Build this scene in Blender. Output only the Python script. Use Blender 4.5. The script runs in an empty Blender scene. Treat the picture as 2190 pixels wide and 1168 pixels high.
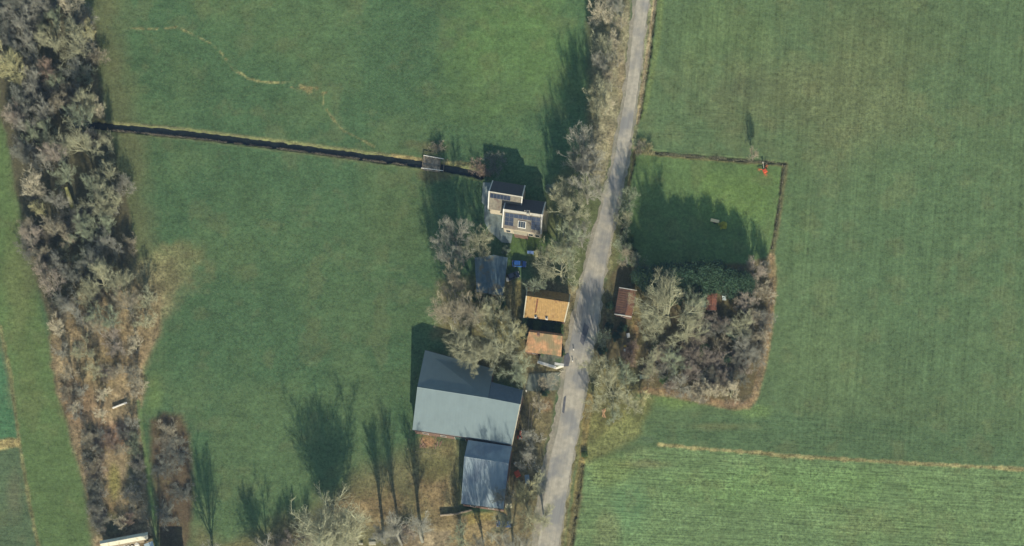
import bpy, bmesh, math, random
import numpy as np
from mathutils import Vector, Matrix
random.seed(7); RNG = np.random.default_rng(11)
C = bpy.context.scene.collection
SC = bpy.context.scene
# ---------------------------------------------------------------- camera, sky, sun, exposure
M_PX = 7.0                      # photo pixels per metre
CAM = Vector((85.0, -320.0, 900.0))
VW = 2190 / M_PX
cd = bpy.data.cameras.new('camera'); cam = bpy.data.objects.new('camera', cd); C.objects.link(cam)
cam.location = CAM; cam.rotation_euler = (0, 0, 0)
cd.sensor_width = 36; cd.lens = 36 * CAM.z / VW
cd.shift_x = -CAM.x / VW; cd.shift_y = -CAM.y / VW
cd.clip_start = 1; cd.clip_end = 6000
SC.camera = cam
EL = math.radians(26); AZ = math.radians(172)
w = bpy.data.worlds.new("World"); SC.world = w; w.use_nodes = True
sky = w.node_tree.nodes.new('ShaderNodeTexSky'); sky.sky_type = 'NISHITA'; sky.sun_disc = False
sky.sun_elevation = EL; sky.sun_rotation = AZ; sky.air_density = 1.3; sky.dust_density = 0.6; sky.ozone_density = 2.0
bg = w.node_tree.nodes['Background']; bg.inputs['Strength'].default_value = 0.10
w.node_tree.links.new(sky.outputs[0], bg.inputs[0])
sl = bpy.data.lights.new('sun', 'SUN'); sl.energy = 4.2; sl.angle = math.radians(0.7); sl.color = (1.0, 0.93, 0.83)
sun = bpy.data.objects.new('sun', sl); C.objects.link(sun)
sdir = Vector((math.sin(AZ) * math.cos(EL), math.cos(AZ) * math.cos(EL), math.sin(EL)))
sun.rotation_euler = sdir.to_track_quat('Z', 'Y').to_euler(); sun.location = (0, -200, 300)
SC.view_settings.view_transform = 'Standard'; SC.view_settings.look = 'None'; SC.view_settings.gamma = 1
SC.view_settings.exposure = 1.0
KALB = 0.63                     # screen value -> albedo on level ground

# ---------------------------------------------------------------- helpers
def W(px, py, h=0.0):
    "place seen at photo pixel px,py when it stands h metres above the ground"
    gx, gy = (px - 1095) / M_PX, (584 - py) / M_PX
    t = h / CAM.z
    return Vector((gx + (CAM.x - gx) * t, gy + (CAM.y - gy) * t, h))
def s2l(c): return tuple(((v / 255) / 12.92 if v <= 10 else ((v / 255 + .055) / 1.055) ** 2.4) for v in c)
def A(c, lit=1.0): return tuple(min(0.85, v * k_ / lit) for v, k_ in zip(s2l(c), (KALB * 1.0, KALB * .96, KALB * .86)))

def mat(name, c, lit=1.0, rough=0.85, vary=0.18, scale=1.5, bump=0.0, bscale=6, metal=0.0, spec=0.3,
        rib=None, streak=None, second=None, sec_scale=0.6, sec_pos=(0.5, 0.62)):
    m = bpy.data.materials.new(name); m.use_nodes = True; nt = m.node_tree; N = nt.nodes; L = nt.links
    b = N['Principled BSDF']; b.inputs['Roughness'].default_value = rough; b.inputs['Metallic'].default_value = metal
    b.inputs['Specular IOR Level'].default_value = spec
    tc = N.new('ShaderNodeTexCoord')
    no = N.new('ShaderNodeTexNoise'); no.inputs['Scale'].default_value = scale; no.inputs['Detail'].default_value = 6
    L.new(tc.outputs['Object'], no.inputs['Vector'])
    base = A(c, lit)
    mr = N.new('ShaderNodeMapRange'); mr.inputs['From Min'].default_value = .3; mr.inputs['From Max'].default_value = .7
    mr.inputs['To Min'].default_value = 1 - vary; mr.inputs['To Max'].default_value = 1 + vary
    L.new(no.outputs['Fac'], mr.inputs['Value'])
    mx = N.new('ShaderNodeVectorMath'); mx.operation = 'SCALE'; mx.inputs[0].default_value = base
    L.new(mr.outputs[0], mx.inputs['Scale']); col = mx.outputs[0]
    if second:
        n2 = N.new('ShaderNodeTexNoise'); n2.inputs['Scale'].default_value = sec_scale; n2.inputs['Detail'].default_value = 5
        L.new(tc.outputs['Object'], n2.inputs['Vector'])
        m2 = N.new('ShaderNodeMapRange'); m2.inputs['From Min'].default_value = sec_pos[0]; m2.inputs['From Max'].default_value = sec_pos[1]
        L.new(n2.outputs['Fac'], m2.inputs['Value'])
        mm = N.new('ShaderNodeMix'); mm.data_type = 'RGBA'; L.new(m2.outputs[0], mm.inputs['Factor'])
        L.new(col, mm.inputs['A']); mm.inputs['B'].default_value = (*A(second, lit), 1); col = mm.outputs['Result']
    if streak:    # (angle, across m, along m, amount)
        mp0 = N.new('ShaderNodeMapping'); mp0.vector_type = 'TEXTURE'; mp0.inputs['Rotation'].default_value = (0, 0, math.radians(streak[0])); mp0.inputs['Scale'].default_value = (streak[1], streak[2], 1)
        L.new(tc.outputs['Object'], mp0.inputs['Vector'])
        ns_ = N.new('ShaderNodeTexNoise'); ns_.inputs['Scale'].default_value = 1; ns_.inputs['Detail'].default_value = 5; ns_.inputs['Roughness'].default_value = .65; L.new(mp0.outputs[0], ns_.inputs['Vector'])
        mr0 = N.new('ShaderNodeMapRange'); mr0.inputs['From Min'].default_value = .3; mr0.inputs['From Max'].default_value = .7; mr0.inputs['To Min'].default_value = 1 - streak[3]; mr0.inputs['To Max'].default_value = 1 + streak[3]
        L.new(ns_.outputs['Fac'], mr0.inputs['Value']); sv_ = N.new('ShaderNodeVectorMath'); sv_.operation = 'SCALE'; L.new(col, sv_.inputs[0]); L.new(mr0.outputs[0], sv_.inputs['Scale']); col = sv_.outputs[0]
    L.new(col, b.inputs['Base Color'])
    if rib:      # (angle of ribs in degrees, spacing m, strength, distance)
        mp = N.new('ShaderNodeMapping'); mp.inputs['Rotation'].default_value = (0, 0, math.radians(rib[0]))
        L.new(tc.outputs['Object'], mp.inputs['Vector'])
        wv = N.new('ShaderNodeTexWave'); wv.bands_direction = 'X'; wv.inputs['Scale'].default_value = 2 * math.pi / rib[1] / 20
        wv.inputs['Distortion'].default_value = 0.3
        L.new(mp.outputs[0], wv.inputs['Vector'])
        bp = N.new('ShaderNodeBump'); bp.inputs['Strength'].default_value = rib[2]; bp.inputs['Distance'].default_value = rib[3]
        L.new(wv.outputs['Fac'], bp.inputs['Height']); L.new(bp.outputs[0], b.inputs['Normal'])
    elif bump:
        n3 = N.new('ShaderNodeTexNoise'); n3.inputs['Scale'].default_value = bscale; n3.inputs['Detail'].default_value = 4
        L.new(tc.outputs['Object'], n3.inputs['Vector'])
        bp = N.new('ShaderNodeBump'); bp.inputs['Strength'].default_value = 1; bp.inputs['Distance'].default_value = bump
        L.new(n3.outputs['Fac'], bp.inputs['Height']); L.new(bp.outputs[0], b.inputs['Normal'])
    return m

def tag(o, label=None, cat=None, group=None, kind=None):
    if label: o['label'] = label
    if cat: o['category'] = cat
    if group: o['group'] = group
    if kind: o['kind'] = kind
    return o
def empty(name, loc, label, cat, group=None, rz=0):
    o = bpy.data.objects.new(name, None); C.objects.link(o); o.location = loc; o.rotation_euler = (0, 0, rz)
    o.empty_display_size = 0.5
    return tag(o, label, cat, group)
def link(name, me, m, parent=None, world=False):
    if m and len(me.materials) == 0: me.materials.append(m)
    o = bpy.data.objects.new(name, me); C.objects.link(o)
    if parent:
        o.parent = parent
        if world: o.matrix_parent_inverse = parent_inv(parent)
    return o
def parent_inv(p):
    m = Matrix.Translation(p.location) @ p.rotation_euler.to_matrix().to_4x4()
    if p.parent:
        m = Matrix.Translation(p.parent.location) @ p.parent.rotation_euler.to_matrix().to_4x4() @ m
    return m.inverted()
class MB:
    def __init__(s): s.v = []; s.f = []
    def poly(s, pts):
        n = len(s.v); s.v += [tuple(p) for p in pts]; s.f.append(tuple(range(n, n + len(pts))))
    def hexa(s, b, t):          # bottom quad, top quad (both counter-clockwise from above)
        n = len(s.v); s.v += [tuple(p) for p in b] + [tuple(p) for p in t]
        s.f += [(n+3, n+2, n+1, n), (n+4, n+5, n+6, n+7)]
        for i in range(4): j = (i + 1) % 4; s.f.append((n+i, n+j, n+4+j, n+4+i))
    def box(s, c, d, rz=0, taper=1.0):
        cx, cy, cz = c; x, y, z = d[0] / 2, d[1] / 2, d[2] / 2
        def q(k, zz):
            r = []
            for a, b_ in ((-x, -y), (x, -y), (x, y), (-x, y)):
                a *= k; b_ *= k
                r.append((cx + a * math.cos(rz) - b_ * math.sin(rz), cy + a * math.sin(rz) + b_ * math.cos(rz), cz + zz))
            return r
        s.hexa(q(1, -z), q(taper, z))
    def tube(s, p0, p1, r0, r1=None, n=8):
        r1 = r0 if r1 is None else r1
        p0, p1 = Vector(p0), Vector(p1); d = (p1 - p0).normalized()
        a = d.orthogonal().normalized(); b = d.cross(a); k = len(s.v)
        for p, r in ((p0, r0), (p1, r1)):
            for i in range(n):
                t = 2 * math.pi * i / n; s.v.append(tuple(p + (a * math.cos(t) + b * math.sin(t)) * r))
        for i in range(n): j = (i + 1) % n; s.f.append((k+i, k+j, k+n+j, k+n+i))
        s.f.append(tuple(k + i for i in reversed(range(n)))); s.f.append(tuple(k + n + i for i in range(n)))
    def prism(s, poly, z0, z1):  # poly in xy, ccw
        n = len(s.v); k = len(poly)
        s.v += [(p[0], p[1], z0) for p in poly] + [(p[0], p[1], z1) for p in poly]
        s.f.append(tuple(reversed(range(n, n + k)))); s.f.append(tuple(range(n + k, n + 2 * k)))
        for i in range(k): j = (i + 1) % k; s.f.append((n+i, n+j, n+k+j, n+k+i))
    def lathe(s, c, prof, n=16):
        k = len(s.v)
        for r, z in prof:
            for i in range(n): t = 2 * math.pi * i / n; s.v.append((c[0] + r * math.cos(t), c[1] + r * math.sin(t), c[2] + z))
        for q in range(len(prof) - 1):
            for i in range(n): j = (i + 1) % n; s.f.append((k+q*n+i, k+q*n+j, k+(q+1)*n+j, k+(q+1)*n+i))
        s.f.append(tuple(k + i for i in reversed(range(n)))); s.f.append(tuple(k + (len(prof)-1)*n + i for i in range(n)))
    def build(s, name, m, parent=None, world=False, bevel=0):
        me = bpy.data.meshes.new(name); me.from_pydata(s.v, [], s.f)
        bm = bmesh.new(); bm.from_mesh(me); bmesh.ops.recalc_face_normals(bm, faces=bm.faces)
        if bevel: bmesh.ops.bevel(bm, geom=bm.edges[:], offset=bevel, segments=2, affect='EDGES', profile=0.6)
        bm.to_mesh(me); bm.free()
        return link(name, me, m, parent, world)

def noise2(x, y, sc, seed=0):
    "value noise 0..1 on arrays"
    r = np.random.default_rng(seed); T = r.random((257, 257)); x = x / sc; y = y / sc
    xi = np.floor(x).astype(int); yi = np.floor(y).astype(int); fx = x - xi; fy = y - yi
    fx = fx * fx * (3 - 2 * fx); fy = fy * fy * (3 - 2 * fy)
    a = T[yi % 256, xi % 256]; b = T[yi % 256, (xi + 1) % 256]; c = T[(yi + 1) % 256, xi % 256]; d = T[(yi + 1) % 256, (xi + 1) % 256]
    return (a * (1 - fx) + b * fx) * (1 - fy) + (c * (1 - fx) + d * fx) * fy
def fbm(x, y, sc, seed=0, o=4):
    t = 0; a = 1; s = 0
    for i in range(o): t = t + a * noise2(x, y, sc / 2 ** i, seed + i); s += a; a *= .55
    return t / s

# ---------------------------------------------------------------- ground sheet
xs = np.concatenate([[-2500, -900, -400, -240, -180], np.arange(-162, 162.01, .4), [180, 240, 400, 900, 2500]])
ys = np.concatenate([[-2500, -900, -400, -200, -120], np.arange(-90, 90.01, .4), [120, 200, 400, 900, 2500]])
GX, GY = np.meshgrid(xs, ys); nx, ny = len(xs), len(ys)
PX = GX * M_PX + 1095; PY = 584 - GY * M_PX
RAG = (fbm(PX, PY, 60, 3, 5) - .5) * 2
RAG2 = (fbm(PX, PY, 14, 23, 3) - .5) * 2
def sst(a, b, x): t = np.clip((x - a) / (b - a), 0, 1); return t * t * (3 - 2 * t)
def polysd(pts):
    "signed distance in px, positive inside"
    d = np.full(PX.shape, 1e9); ins = np.zeros(PX.shape, bool); n = len(pts)
    for i in range(n):
        x0, y0 = pts[i]; x1, y1 = pts[(i + 1) % n]; ex, ey = x1 - x0, y1 - y0
        t = np.clip(((PX - x0) * ex + (PY - y0) * ey) / (ex * ex + ey * ey + 1e-9), 0, 1)
        d = np.minimum(d, np.hypot(PX - x0 - t * ex, PY - y0 - t * ey))
        if y0 != y1:
            c = ((y0 > PY) != (y1 > PY)) & (PX < (x1 - x0) * (PY - y0) / (y1 - y0) + x0); ins ^= c
    return np.where(ins, d, -d)
def lined(pts):
    d = np.full(PX.shape, 1e9); s = np.zeros(PX.shape); acc = 0
    for (x0, y0), (x1, y1) in zip(pts[:-1], pts[1:]):
        ex, ey = x1 - x0, y1 - y0; le = math.hypot(ex, ey)
        t = np.clip(((PX - x0) * ex + (PY - y0) * ey) / (le * le + 1e-9), 0, 1)
        q = np.hypot(PX - x0 - t * ex, PY - y0 - t * ey); u = q < d
        d = np.where(u, q, d); s = np.where(u, acc + t * le, s); acc += le
    return d, s
col = np.zeros(PX.shape + (3,)); col[:] = (68, 108, 76)
def paint(m, c, op=1.0):
    global col
    m = (m * op)[..., None]; col = col * (1 - m) + np.array(c, float) * m
def P(pts, c, soft=6, rag=10, op=1.0, rag2=4):
    sd = polysd(pts) + RAG * rag + RAG2 * rag2; paint(sst(-soft, soft, sd), c, op)
def Lp(pts, c, wd, soft=2, rag=2, op=1.0, dash=None):
    d, s = lined(pts); m = 1 - sst(wd / 2 - soft * .5, wd / 2 + soft, d + RAG2 * rag)
    if dash is not None: m = m * sst(dash, dash + .15, fbm(PX, PY, 12, 77, 3))
    paint(m, c, op)
def B(cx, cy, rx, ry, c, op=1.0, rag=.35, lo=.25):
    d = np.hypot((PX - cx) / rx, (PY - cy) / ry) + RAG * rag + RAG2 * .15; paint(1 - sst(lo, 1.0, d), c, op)

# large zones (photo pixels)
F1 = fbm(PX, PY, 170, 41, 4)
paint(sst(.45, .62, F1), (78, 114, 78), .8)
B(1090, 90, 200, 200, (86, 134, 78), .75); B(620, 60, 260, 110, (78, 118, 80), .6); B(1000, 200, 120, 120, (80, 122, 76), .4)
B(690, 560, 230, 190, (76, 116, 80), .5); B(480, 430, 160, 120, (62, 102, 72), .5); B(850, 450, 100, 150, (78, 112, 74), .4)
# north-east pasture
P([(1385, -400), (3000, -400), (3000, 1005), (2190, 1000), (1480, 955), (1350, 950), (1255, 900), (1290, 600), (1358, 250)], (84, 119, 84), 8, 4)
B(1760, 210, 330, 220, (108, 124, 90), .75, .5); B(1560, 60, 170, 120, (92, 126, 84), .6); B(2080, 120, 160, 260, (82, 118, 84), .7)
B(1880, 60, 260, 120, (98, 122, 86), .5); B(1600, 190, 80, 40, (84, 106, 80), .5)
B(1980, 560, 330, 330, (80, 118, 84), .7); B(1700, 450, 60, 200, (82, 122, 82), .6); B(1760, 760, 120, 200, (92, 124, 86), .5)
P([(1370, 940), (1430, 900), (1640, 880), (2190, 930), (2190, 1000), (1480, 955)], (76, 112, 80), 14, 8, .8)
B(1540, 912, 90, 14, (112, 122, 88), .6)
P([(1358, 325), (1678, 352), (1640, 580), (1330, 590)], (82, 122, 76), 6, 4, .9); B(1570, 420, 130, 90, (96, 138, 76), .6)
# south-east crop
P([(1255, 990), (1400, 955), (1620, 966), (2190, 1006), (3000, 1060), (3000, 2000), (1180, 2000), (1222, 1168)], (98, 137, 94), 5, 3)
B(1700, 1040, 400, 70, (98, 148, 90), .5); B(1340, 1080, 60, 90, (80, 132, 94), .5); B(1900, 1120, 260, 60, (104, 142, 94), .5)
B(1380, 992, 90, 16, (124, 122, 92), .55); B(1310, 1000, 70, 60, (112, 136, 84), .55); B(1300, 1130, 40, 60, (128, 138, 100), .5)
B(1610, 880, 70, 22, (100, 140, 84), .6); B(1450, 855, 90, 25, (104, 142, 82), .6)
# west strip and tilled field
P([(-900, -400), (60, -400), (10, 250), (45, 470), (85, 650), (115, 800), (165, 950), (200, 1168), (240, 2000), (-900, 2000)], (84, 120, 76), 8, 6)
B(40, 620, 45, 180, (110, 124, 84), .6); B(60, 800, 40, 150, (98, 122, 78), .5)
P([(-900, 690), (0, 700), (22, 800), (42, 950), (62, 1070), (82, 1168), (120, 2000), (-900, 2000)], (82, 112, 84), 4, 3)
P([(-900, 730), (0, 760), (22, 850), (36, 940), (-900, 930)], (70, 122, 88), 4, 3)
Lp([(0, 700), (22, 800), (42, 950), (62, 1070), (82, 1168), (110, 1300)], (136, 132, 98), 7, 3, 3, .75)
P([(-900, 930), (0, 940), (42, 938), (40, 955), (0, 962), (-900, 950)], (160, 146, 106), 3, 2, .9)
B(30, 1060, 30, 80, (108, 112, 92), .6)
# the wood floor
WOOD = [(-300, -400), (165, -400), (170, 0), (205, 60), (210, 150), (225, 240), (250, 330), (270, 420), (285, 520), (300, 600), (330, 700), (300, 790), (296, 870), (308, 1000), (330, 1168), (360, 1500), (230, 1500), (205, 1168), (182, 1040), (150, 940), (122, 830), (105, 700), (88, 640), (62, 540), (40, 430), (12, 300), (-10, 170), (-300, 100)]
P([(-300, -400), (190, -400), (260, 60), (262, 150), (300, 250), (310, 400), (330, 560), (300, 620), (60, 620), (40, 430), (12, 300), (-10, 170)], (100, 112, 82), 26, 20, .8)
P(WOOD, (94, 94, 78), 6, 8)
P([(130, 640), (290, 600), (330, 590), (342, 640), (340, 710), (310, 790), (300, 880), (308, 1000), (330, 1168), (340, 1300), (215, 1300), (182, 1040), (150, 940), (122, 830), (105, 700)], (146, 134, 110), 8, 9)
B(330, 590, 110, 100, (134, 132, 98), .8, .6); B(370, 560, 90, 70, (112, 124, 88), .6, .6); B(322, 640, 90, 130, (148, 138, 112), .95, .5, .2); B(365, 590, 80, 90, (124, 126, 96), .7, .6, .1)
B(270, 760, 60, 60, (158, 142, 114), .8); B(215, 790, 60, 60, (138, 128, 98), .6); B(190, 900, 45, 90, (152, 132, 110), .7); B(250, 930, 45, 40, (164, 132, 112), .7)
B(245, 1030, 18, 55, (146, 144, 90), .85); B(250, 1090, 50, 22, (154, 134, 100), .7)
B(195, 1010, 26, 110, (104, 100, 84), .8); B(288, 1010, 26, 90, (100, 106, 86), .8); B(150, 850, 30, 60, (148, 126, 104), .6)
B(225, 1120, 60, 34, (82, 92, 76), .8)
Lp([(296, 860), (305, 930), (318, 1020), (330, 1100), (342, 1170)], (92, 134, 84), 7, 3, 2, .7)
B(330, 850, 30, 60, (104, 142, 84), .6)
P([(322, 900), (350, 885), (385, 890), (408, 930), (415, 1010), (412, 1100), (400, 1168), (390, 1300), (345, 1300), (335, 1100), (322, 1000)], (98, 88, 74), 9, 6)
B(350, 925, 30, 30, (120, 110, 82), .6)
# litter along the south edge
P([(400, 1190), (520, 1150), (640, 1100), (760, 1020), (880, 960), (985, 935), (985, 1080), (1000, 1300), (400, 1300)], (124, 118, 90), 28, 26, .85)
B(800, 1090, 130, 70, (148, 128, 100), .7); B(930, 1060, 70, 110, (144, 126, 98), .8); B(640, 1140, 80, 40, (142, 126, 98), .6); B(430, 1150, 50, 40, (134, 124, 96), .6)
B(915, 945, 30, 22, (168, 122, 98), .7); B(955, 960, 30, 30, (120, 112, 84), .7); B(930, 1000, 60, 40, (112, 118, 80), .6)
Lp([(975, 935), (970, 1000), (958, 1060), (952, 1100)], (150, 146, 112), 6, 3, 2, .6)
P([(945, 1105), (1090, 1090), (1140, 1095), (1140, 1300), (860, 1300), (860, 1140)], (152, 140, 110), 8, 5)
P([(872, 1142), (965, 1135), (955, 1300), (850, 1300)], (160, 149, 126), 4, 2)
P([(1000, 1100), (1060, 1092), (1062, 1110), (1003, 1120)], (158, 148, 96), 5, 4, .8)
# yards by the houses and farm
P([(935, 600), (1010, 590), (1120, 600), (1130, 720), (1130, 830), (1050, 800), (930, 720)], (124, 118, 86), 14, 14, .9)
P([(1075, 600), (1145, 600), (1140, 640), (1118, 700), (1100, 700)], (112, 114, 88), 7, 5, .9)
P([(1084, 600), (1096, 600), (1108, 700), (1098, 700)], (142, 132, 98), 3, 2, .8); P([(1099, 598), (1114, 598), (1116, 640), (1112, 690), (1104, 690)], (150, 142, 98), 3, 2, .8)
P([(1170, 400), (1250, 300), (1290, 270), (1320, 300), (1290, 450), (1250, 600), (1215, 640), (1150, 640), (1130, 560)], (96, 108, 76), 12, 10, .8)
P([(1094, 505), (1170, 500), (1200, 520), (1160, 540), (1080, 545)], (74, 112, 64), 6, 4, .9)
P([(1125, 600), (1170, 600), (1250, 620), (1220, 660), (1210, 760), (1190, 850), (1160, 1000), (1140, 1160), (1090, 1300), (1085, 1000), (1118, 840), (1118, 700)], (122, 116, 92), 6, 6, .95)
P([(1128, 795), (1200, 795), (1200, 835), (1122, 838)], (124, 132, 118), 5, 3, .9)
B(1165, 868, 24, 22, (168, 128, 100), .6); B(1105, 900, 12, 60, (118, 108, 82), .7)
P([(1120, 640), (1214, 640), (1206, 720), (1118, 700)], (72, 92, 70), 4, 3, .9)
# verge west of the road in the north
P([(1290, -200), (1352, -200), (1352, 0), (1338, 180), (1308, 330), (1290, 400), (1255, 360), (1262, 220), (1268, 60)], (154, 149, 128), 6, 6, .9)
B(1315, 300, 26, 60, (150, 142, 120), .7); B(1330, 180, 14, 90, (170, 156, 132), .6)
P([(1265, -200), (1310, -200), (1300, 60), (1280, 260), (1250, 300), (1256, 100)], (98, 102, 80), 8, 8, .7)
# verge east of the road
P([(1385, -300), (1408, -300), (1404, 0), (1386, 130), (1365, 262), (1356, 330), (1344, 262), (1364, 140)], (132, 142, 112), 3, 2)
Lp([(1402, -60), (1400, 0), (1382, 130), (1363, 262)], (186, 170, 142), 6, 2, 1.5, .85)
Lp([(1415, -60), (1410, 60), (1392, 170), (1375, 250)], (112, 138, 84), 10, 5, 2, .6)
Lp([(1340, 330), (1322, 450), (1300, 590)], (150, 144, 118), 12, 4, 3, .8)
P([(1345, 330), (1356, 330), (1335, 480), (1320, 600), (1300, 600), (1318, 470)], (112, 118, 84), 4, 3, .8)
B(1372, 300, 26, 10, (156, 142, 100), .7)
Lp([(1357, 324), (1440, 334), (1560, 344), (1680, 353)], (136, 126, 92), 6, 3, 2, .8)
Lp([(1680, 353), (1668, 450), (1655, 520), (1648, 560)], (122, 118, 88), 9, 4, 3, .8)
P([(1200, 835), (1188, 900), (1158, 1000), (1134, 1168), (1120, 1300), (1150, 1300), (1176, 1000), (1205, 900), (1214, 835)], (142, 136, 112), 5, 5, .9)
P([(1262, 790), (1248, 900), (1230, 1000), (1206, 1168), (1192, 1300), (1180, 1300), (1200, 1100), (1230, 900), (1250, 790)], (142, 134, 104), 4, 4, .9)
P([(1200, 640), (1250, 600), (1240, 680), (1205, 800), (1196, 800), (1208, 700)], (140, 134, 108), 4, 3, .8)
# the east garden plot
P([(1318, 560), (1400, 570), (1480, 560), (1590, 565), (1648, 545), (1656, 600), (1640, 760), (1606, 866), (1560, 872), (1470, 850), (1380, 835), (1290, 850), (1262, 760), (1290, 620)], (104, 98, 76), 5, 6)
Lp([(1650, 550), (1654, 600), (1645, 700), (1634, 770), (1615, 850), (1600, 868), (1560, 868), (1500, 856), (1440, 842), (1370, 835)], (158, 136, 110), 14, 5, 3, .85)
B(1570, 862, 36, 12, (172, 146, 122), .8)
P([(1355, 600), (1385, 590), (1395, 650), (1385, 720), (1365, 760), (1352, 690)], (138, 132, 94), 5, 4, .85)
B(1362, 700, 14, 30, (156, 124, 96), .7); B(1345, 760, 20, 40, (136, 104, 88), .7); B(1405, 750, 14, 24, (78, 114, 66), .8); B(1430, 790, 40, 30, (104, 120, 74), .7); B(1500, 750, 26, 20, (82, 110, 72), .8)
P([(1262, 600), (1312, 600), (1312, 690), (1300, 740), (1268, 760), (1262, 720)], (104, 104, 80), 5, 3, .8)
B(1293, 700, 8, 50, (134, 100, 78), .6)
P([(1250, 770), (1360, 760), (1370, 830), (1330, 900), (1262, 940), (1240, 900)], (122, 120, 86), 8, 8, .9)
P([(1245, 900), (1330, 860), (1400, 850), (1370, 930), (1260, 990), (1232, 1000)], (126, 132, 88), 12, 8, .8)
Lp([(1262, 850), (1248, 950), (1236, 1040), (1216, 1168), (1206, 1260)], (146, 130, 90), 14, 5, 4, .8)
Lp([(1238, 1060), (1218, 1180)], (116, 112, 88), 14, 5, 3, .7)
# cropped margin between pasture and crop
Lp([(1410, 951), (1480, 958), (1560, 964), (1700, 976), (1900, 988), (2190, 1004), (2600, 1030)], (176, 164, 122), 6, 3, 4, .85)
B(1385, 940, 30, 12, (80, 108, 84), .7)
# ditch margins, bridge ends
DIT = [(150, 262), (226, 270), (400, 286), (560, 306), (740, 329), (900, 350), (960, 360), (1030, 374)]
Lp([(x, y - 9) for x, y in DIT], (126, 134, 96), 6, 4, 2, .8)  # pale north edge: sunlit bank put into the ground colour as dry growth
Lp([(x, y + 10) for x, y in DIT], (122, 132, 94), 5, 4, 2, .7)
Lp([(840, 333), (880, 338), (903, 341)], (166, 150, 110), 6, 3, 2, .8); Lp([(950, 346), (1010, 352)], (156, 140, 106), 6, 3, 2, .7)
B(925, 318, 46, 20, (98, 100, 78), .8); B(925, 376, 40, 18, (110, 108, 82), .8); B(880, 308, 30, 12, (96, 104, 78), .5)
# animal track
TR = [(275, 60), (330, 62), (380, 58), (400, 68), (450, 92), (475, 115), (495, 145), (530, 168), (560, 175), (620, 178), (660, 186), (690, 194), (692, 225), (712, 255), (735, 280), (775, 300), (800, 314)]
Lp(TR, (150, 146, 106), 2.8, 2.2, 3.0, .8, dash=.3); Lp([(622, 186), (650, 190), (676, 188), (695, 196), (660, 196)], (158, 144, 106), 6, 3, 4, .8, dash=.4)
Lp([(552, 860), (600, 815), (650, 780), (740, 720)], (70, 96, 66), 2.5, 2, 1.5, .5, dash=.4)
# broad and small mottling of sward
lit_ = sst(108, 126, col[..., 0]) * (col[..., 0] > col[..., 1] - 12)
rough2 = (fbm(PX, PY, 13, 301, 4) - .5) * lit_ + (fbm(PX, PY, 34, 311, 3) - .5) * lit_ * .8
col *= (1 + rough2 * .5)[..., None]
nz = fbm(PX, PY, 26, 61, 4); nz2 = fbm(PX, PY, 320, 91, 3)
col *= (1 + (nz - .5) * .20 + (nz2 - .5) * .10)[..., None]
br = sst(.56, .74, fbm(PX, PY, 48, 131, 5))[..., None]; col = col * (1 - br * .22) + np.array((124, 126, 92.)) * br * .22
gr = np.clip(col[..., 1] - np.maximum(col[..., 0], col[..., 2]), 0, 60)[..., None]; col = col + gr * np.array([.42, .13, .2])
# heights
HZ = (fbm(PX, PY, 90, 201, 3) - .5) * .35 + (fbm(PX, PY, 9, 211, 2) - .5) * .12
def carve(pts, wb, wt, depth, z=None):
    global HZ
    d, s = lined(pts); d = d + RAG2 * 2.2 + (fbm(PX, PY, 7, 401, 2) - .5) * 3; k = 1 - sst(wb / 2, wt / 2, d); HZ = HZ * (1 - k) - depth * k
    paint(1 - sst(wb * .35, wt * .55, d), (58, 58, 46), .8)
carve(DIT, 9, 19, 1.4)
R_DIT = [(1406, -60), (1403, 0), (1389, 130), (1370, 245), (1364, 262)]
for p, wb, wt, dp in ((R_DIT, 1, 7, .6), ([(1358, 322), (1352, 360), (1343, 400)], 3, 9, .9), ([(1332, 480), (1324, 520)], 2, 7, .6),
                      ([(1368, 322), (1440, 330), (1560, 340), (1678, 350)], 1, 7, .5),
                      ([(1246, 992), (1236, 1060), (1228, 1120), (1220, 1200), (1210, 1300)], 2, 8, .8),
                      ([(1674, 360), (1664, 450), (1650, 530)], 1, 6, .35)):
    carve(p, wb, wt, dp)
flat = np.zeros(PX.shape)
ROADL = [(1364, -60), (1353, 0), (1335, 175), (1308, 340), (1279, 450), (1240, 600), (1216, 700), (1200, 800), (1184, 900), (1158, 1000), (1136, 1168), (1124, 1260)]
ROADR = [(1400, -60), (1391, 0), (1370, 175), (1347, 340), (1325, 450), (1294, 600), (1281, 700), (1262, 800), (1243, 900), (1224, 1000), (1198, 1168), (1186, 1260)]
rd = polysd(ROADL + ROADR[::-1]); k = sst(-14, -2, rd); HZ = HZ * (1 - k) - .03 * k
edge = sst(-90, -160, np.minimum(np.minimum(PX + 0, 2190 - PX), np.minimum(PY + 0, 1168 - PY))); HZ = HZ * (1 - edge)
def lin(c):
    c = np.clip(c / 255, 0, 1); return np.where(c < .04, c / 12.92, ((c + .055) / 1.055) ** 2.4)
alb = lin(col) * KALB * np.array([1.03, .93, .725])
def zone(pts, soft): return sst(-soft, soft, polysd(pts))
rowsN = zone([(1400, -400), (3000, -400), (3000, 1000), (1700, 960), (1680, 330), (1400, 300)], 20)
rowsE = zone([(1250, 985), (1400, 958), (1620, 970), (2190, 1010), (3000, 1060), (3000, 2000), (1215, 2000), (1232, 1100)], 12) + .5 * zone([(1400, 860), (1640, 870), (2190, 900), (2190, 990), (1480, 950), (1380, 930)], 20) + .45 * zone([(1400, 225), (1850, 225), (1850, 315), (1400, 300)], 14) + .5 * zone([(-300, 700), (0, 710), (60, 1168), (60, 1400), (-300, 1400)], 4)
rough_ = np.clip(sst(104, 128, col[..., 0]), 0, 1)
me = bpy.data.meshes.new('ground')
idx = np.arange(nx * ny).reshape(ny, nx)
q = np.stack([idx[:-1, :-1], idx[:-1, 1:], idx[1:, 1:], idx[1:, :-1]], -1).reshape(-1)
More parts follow.
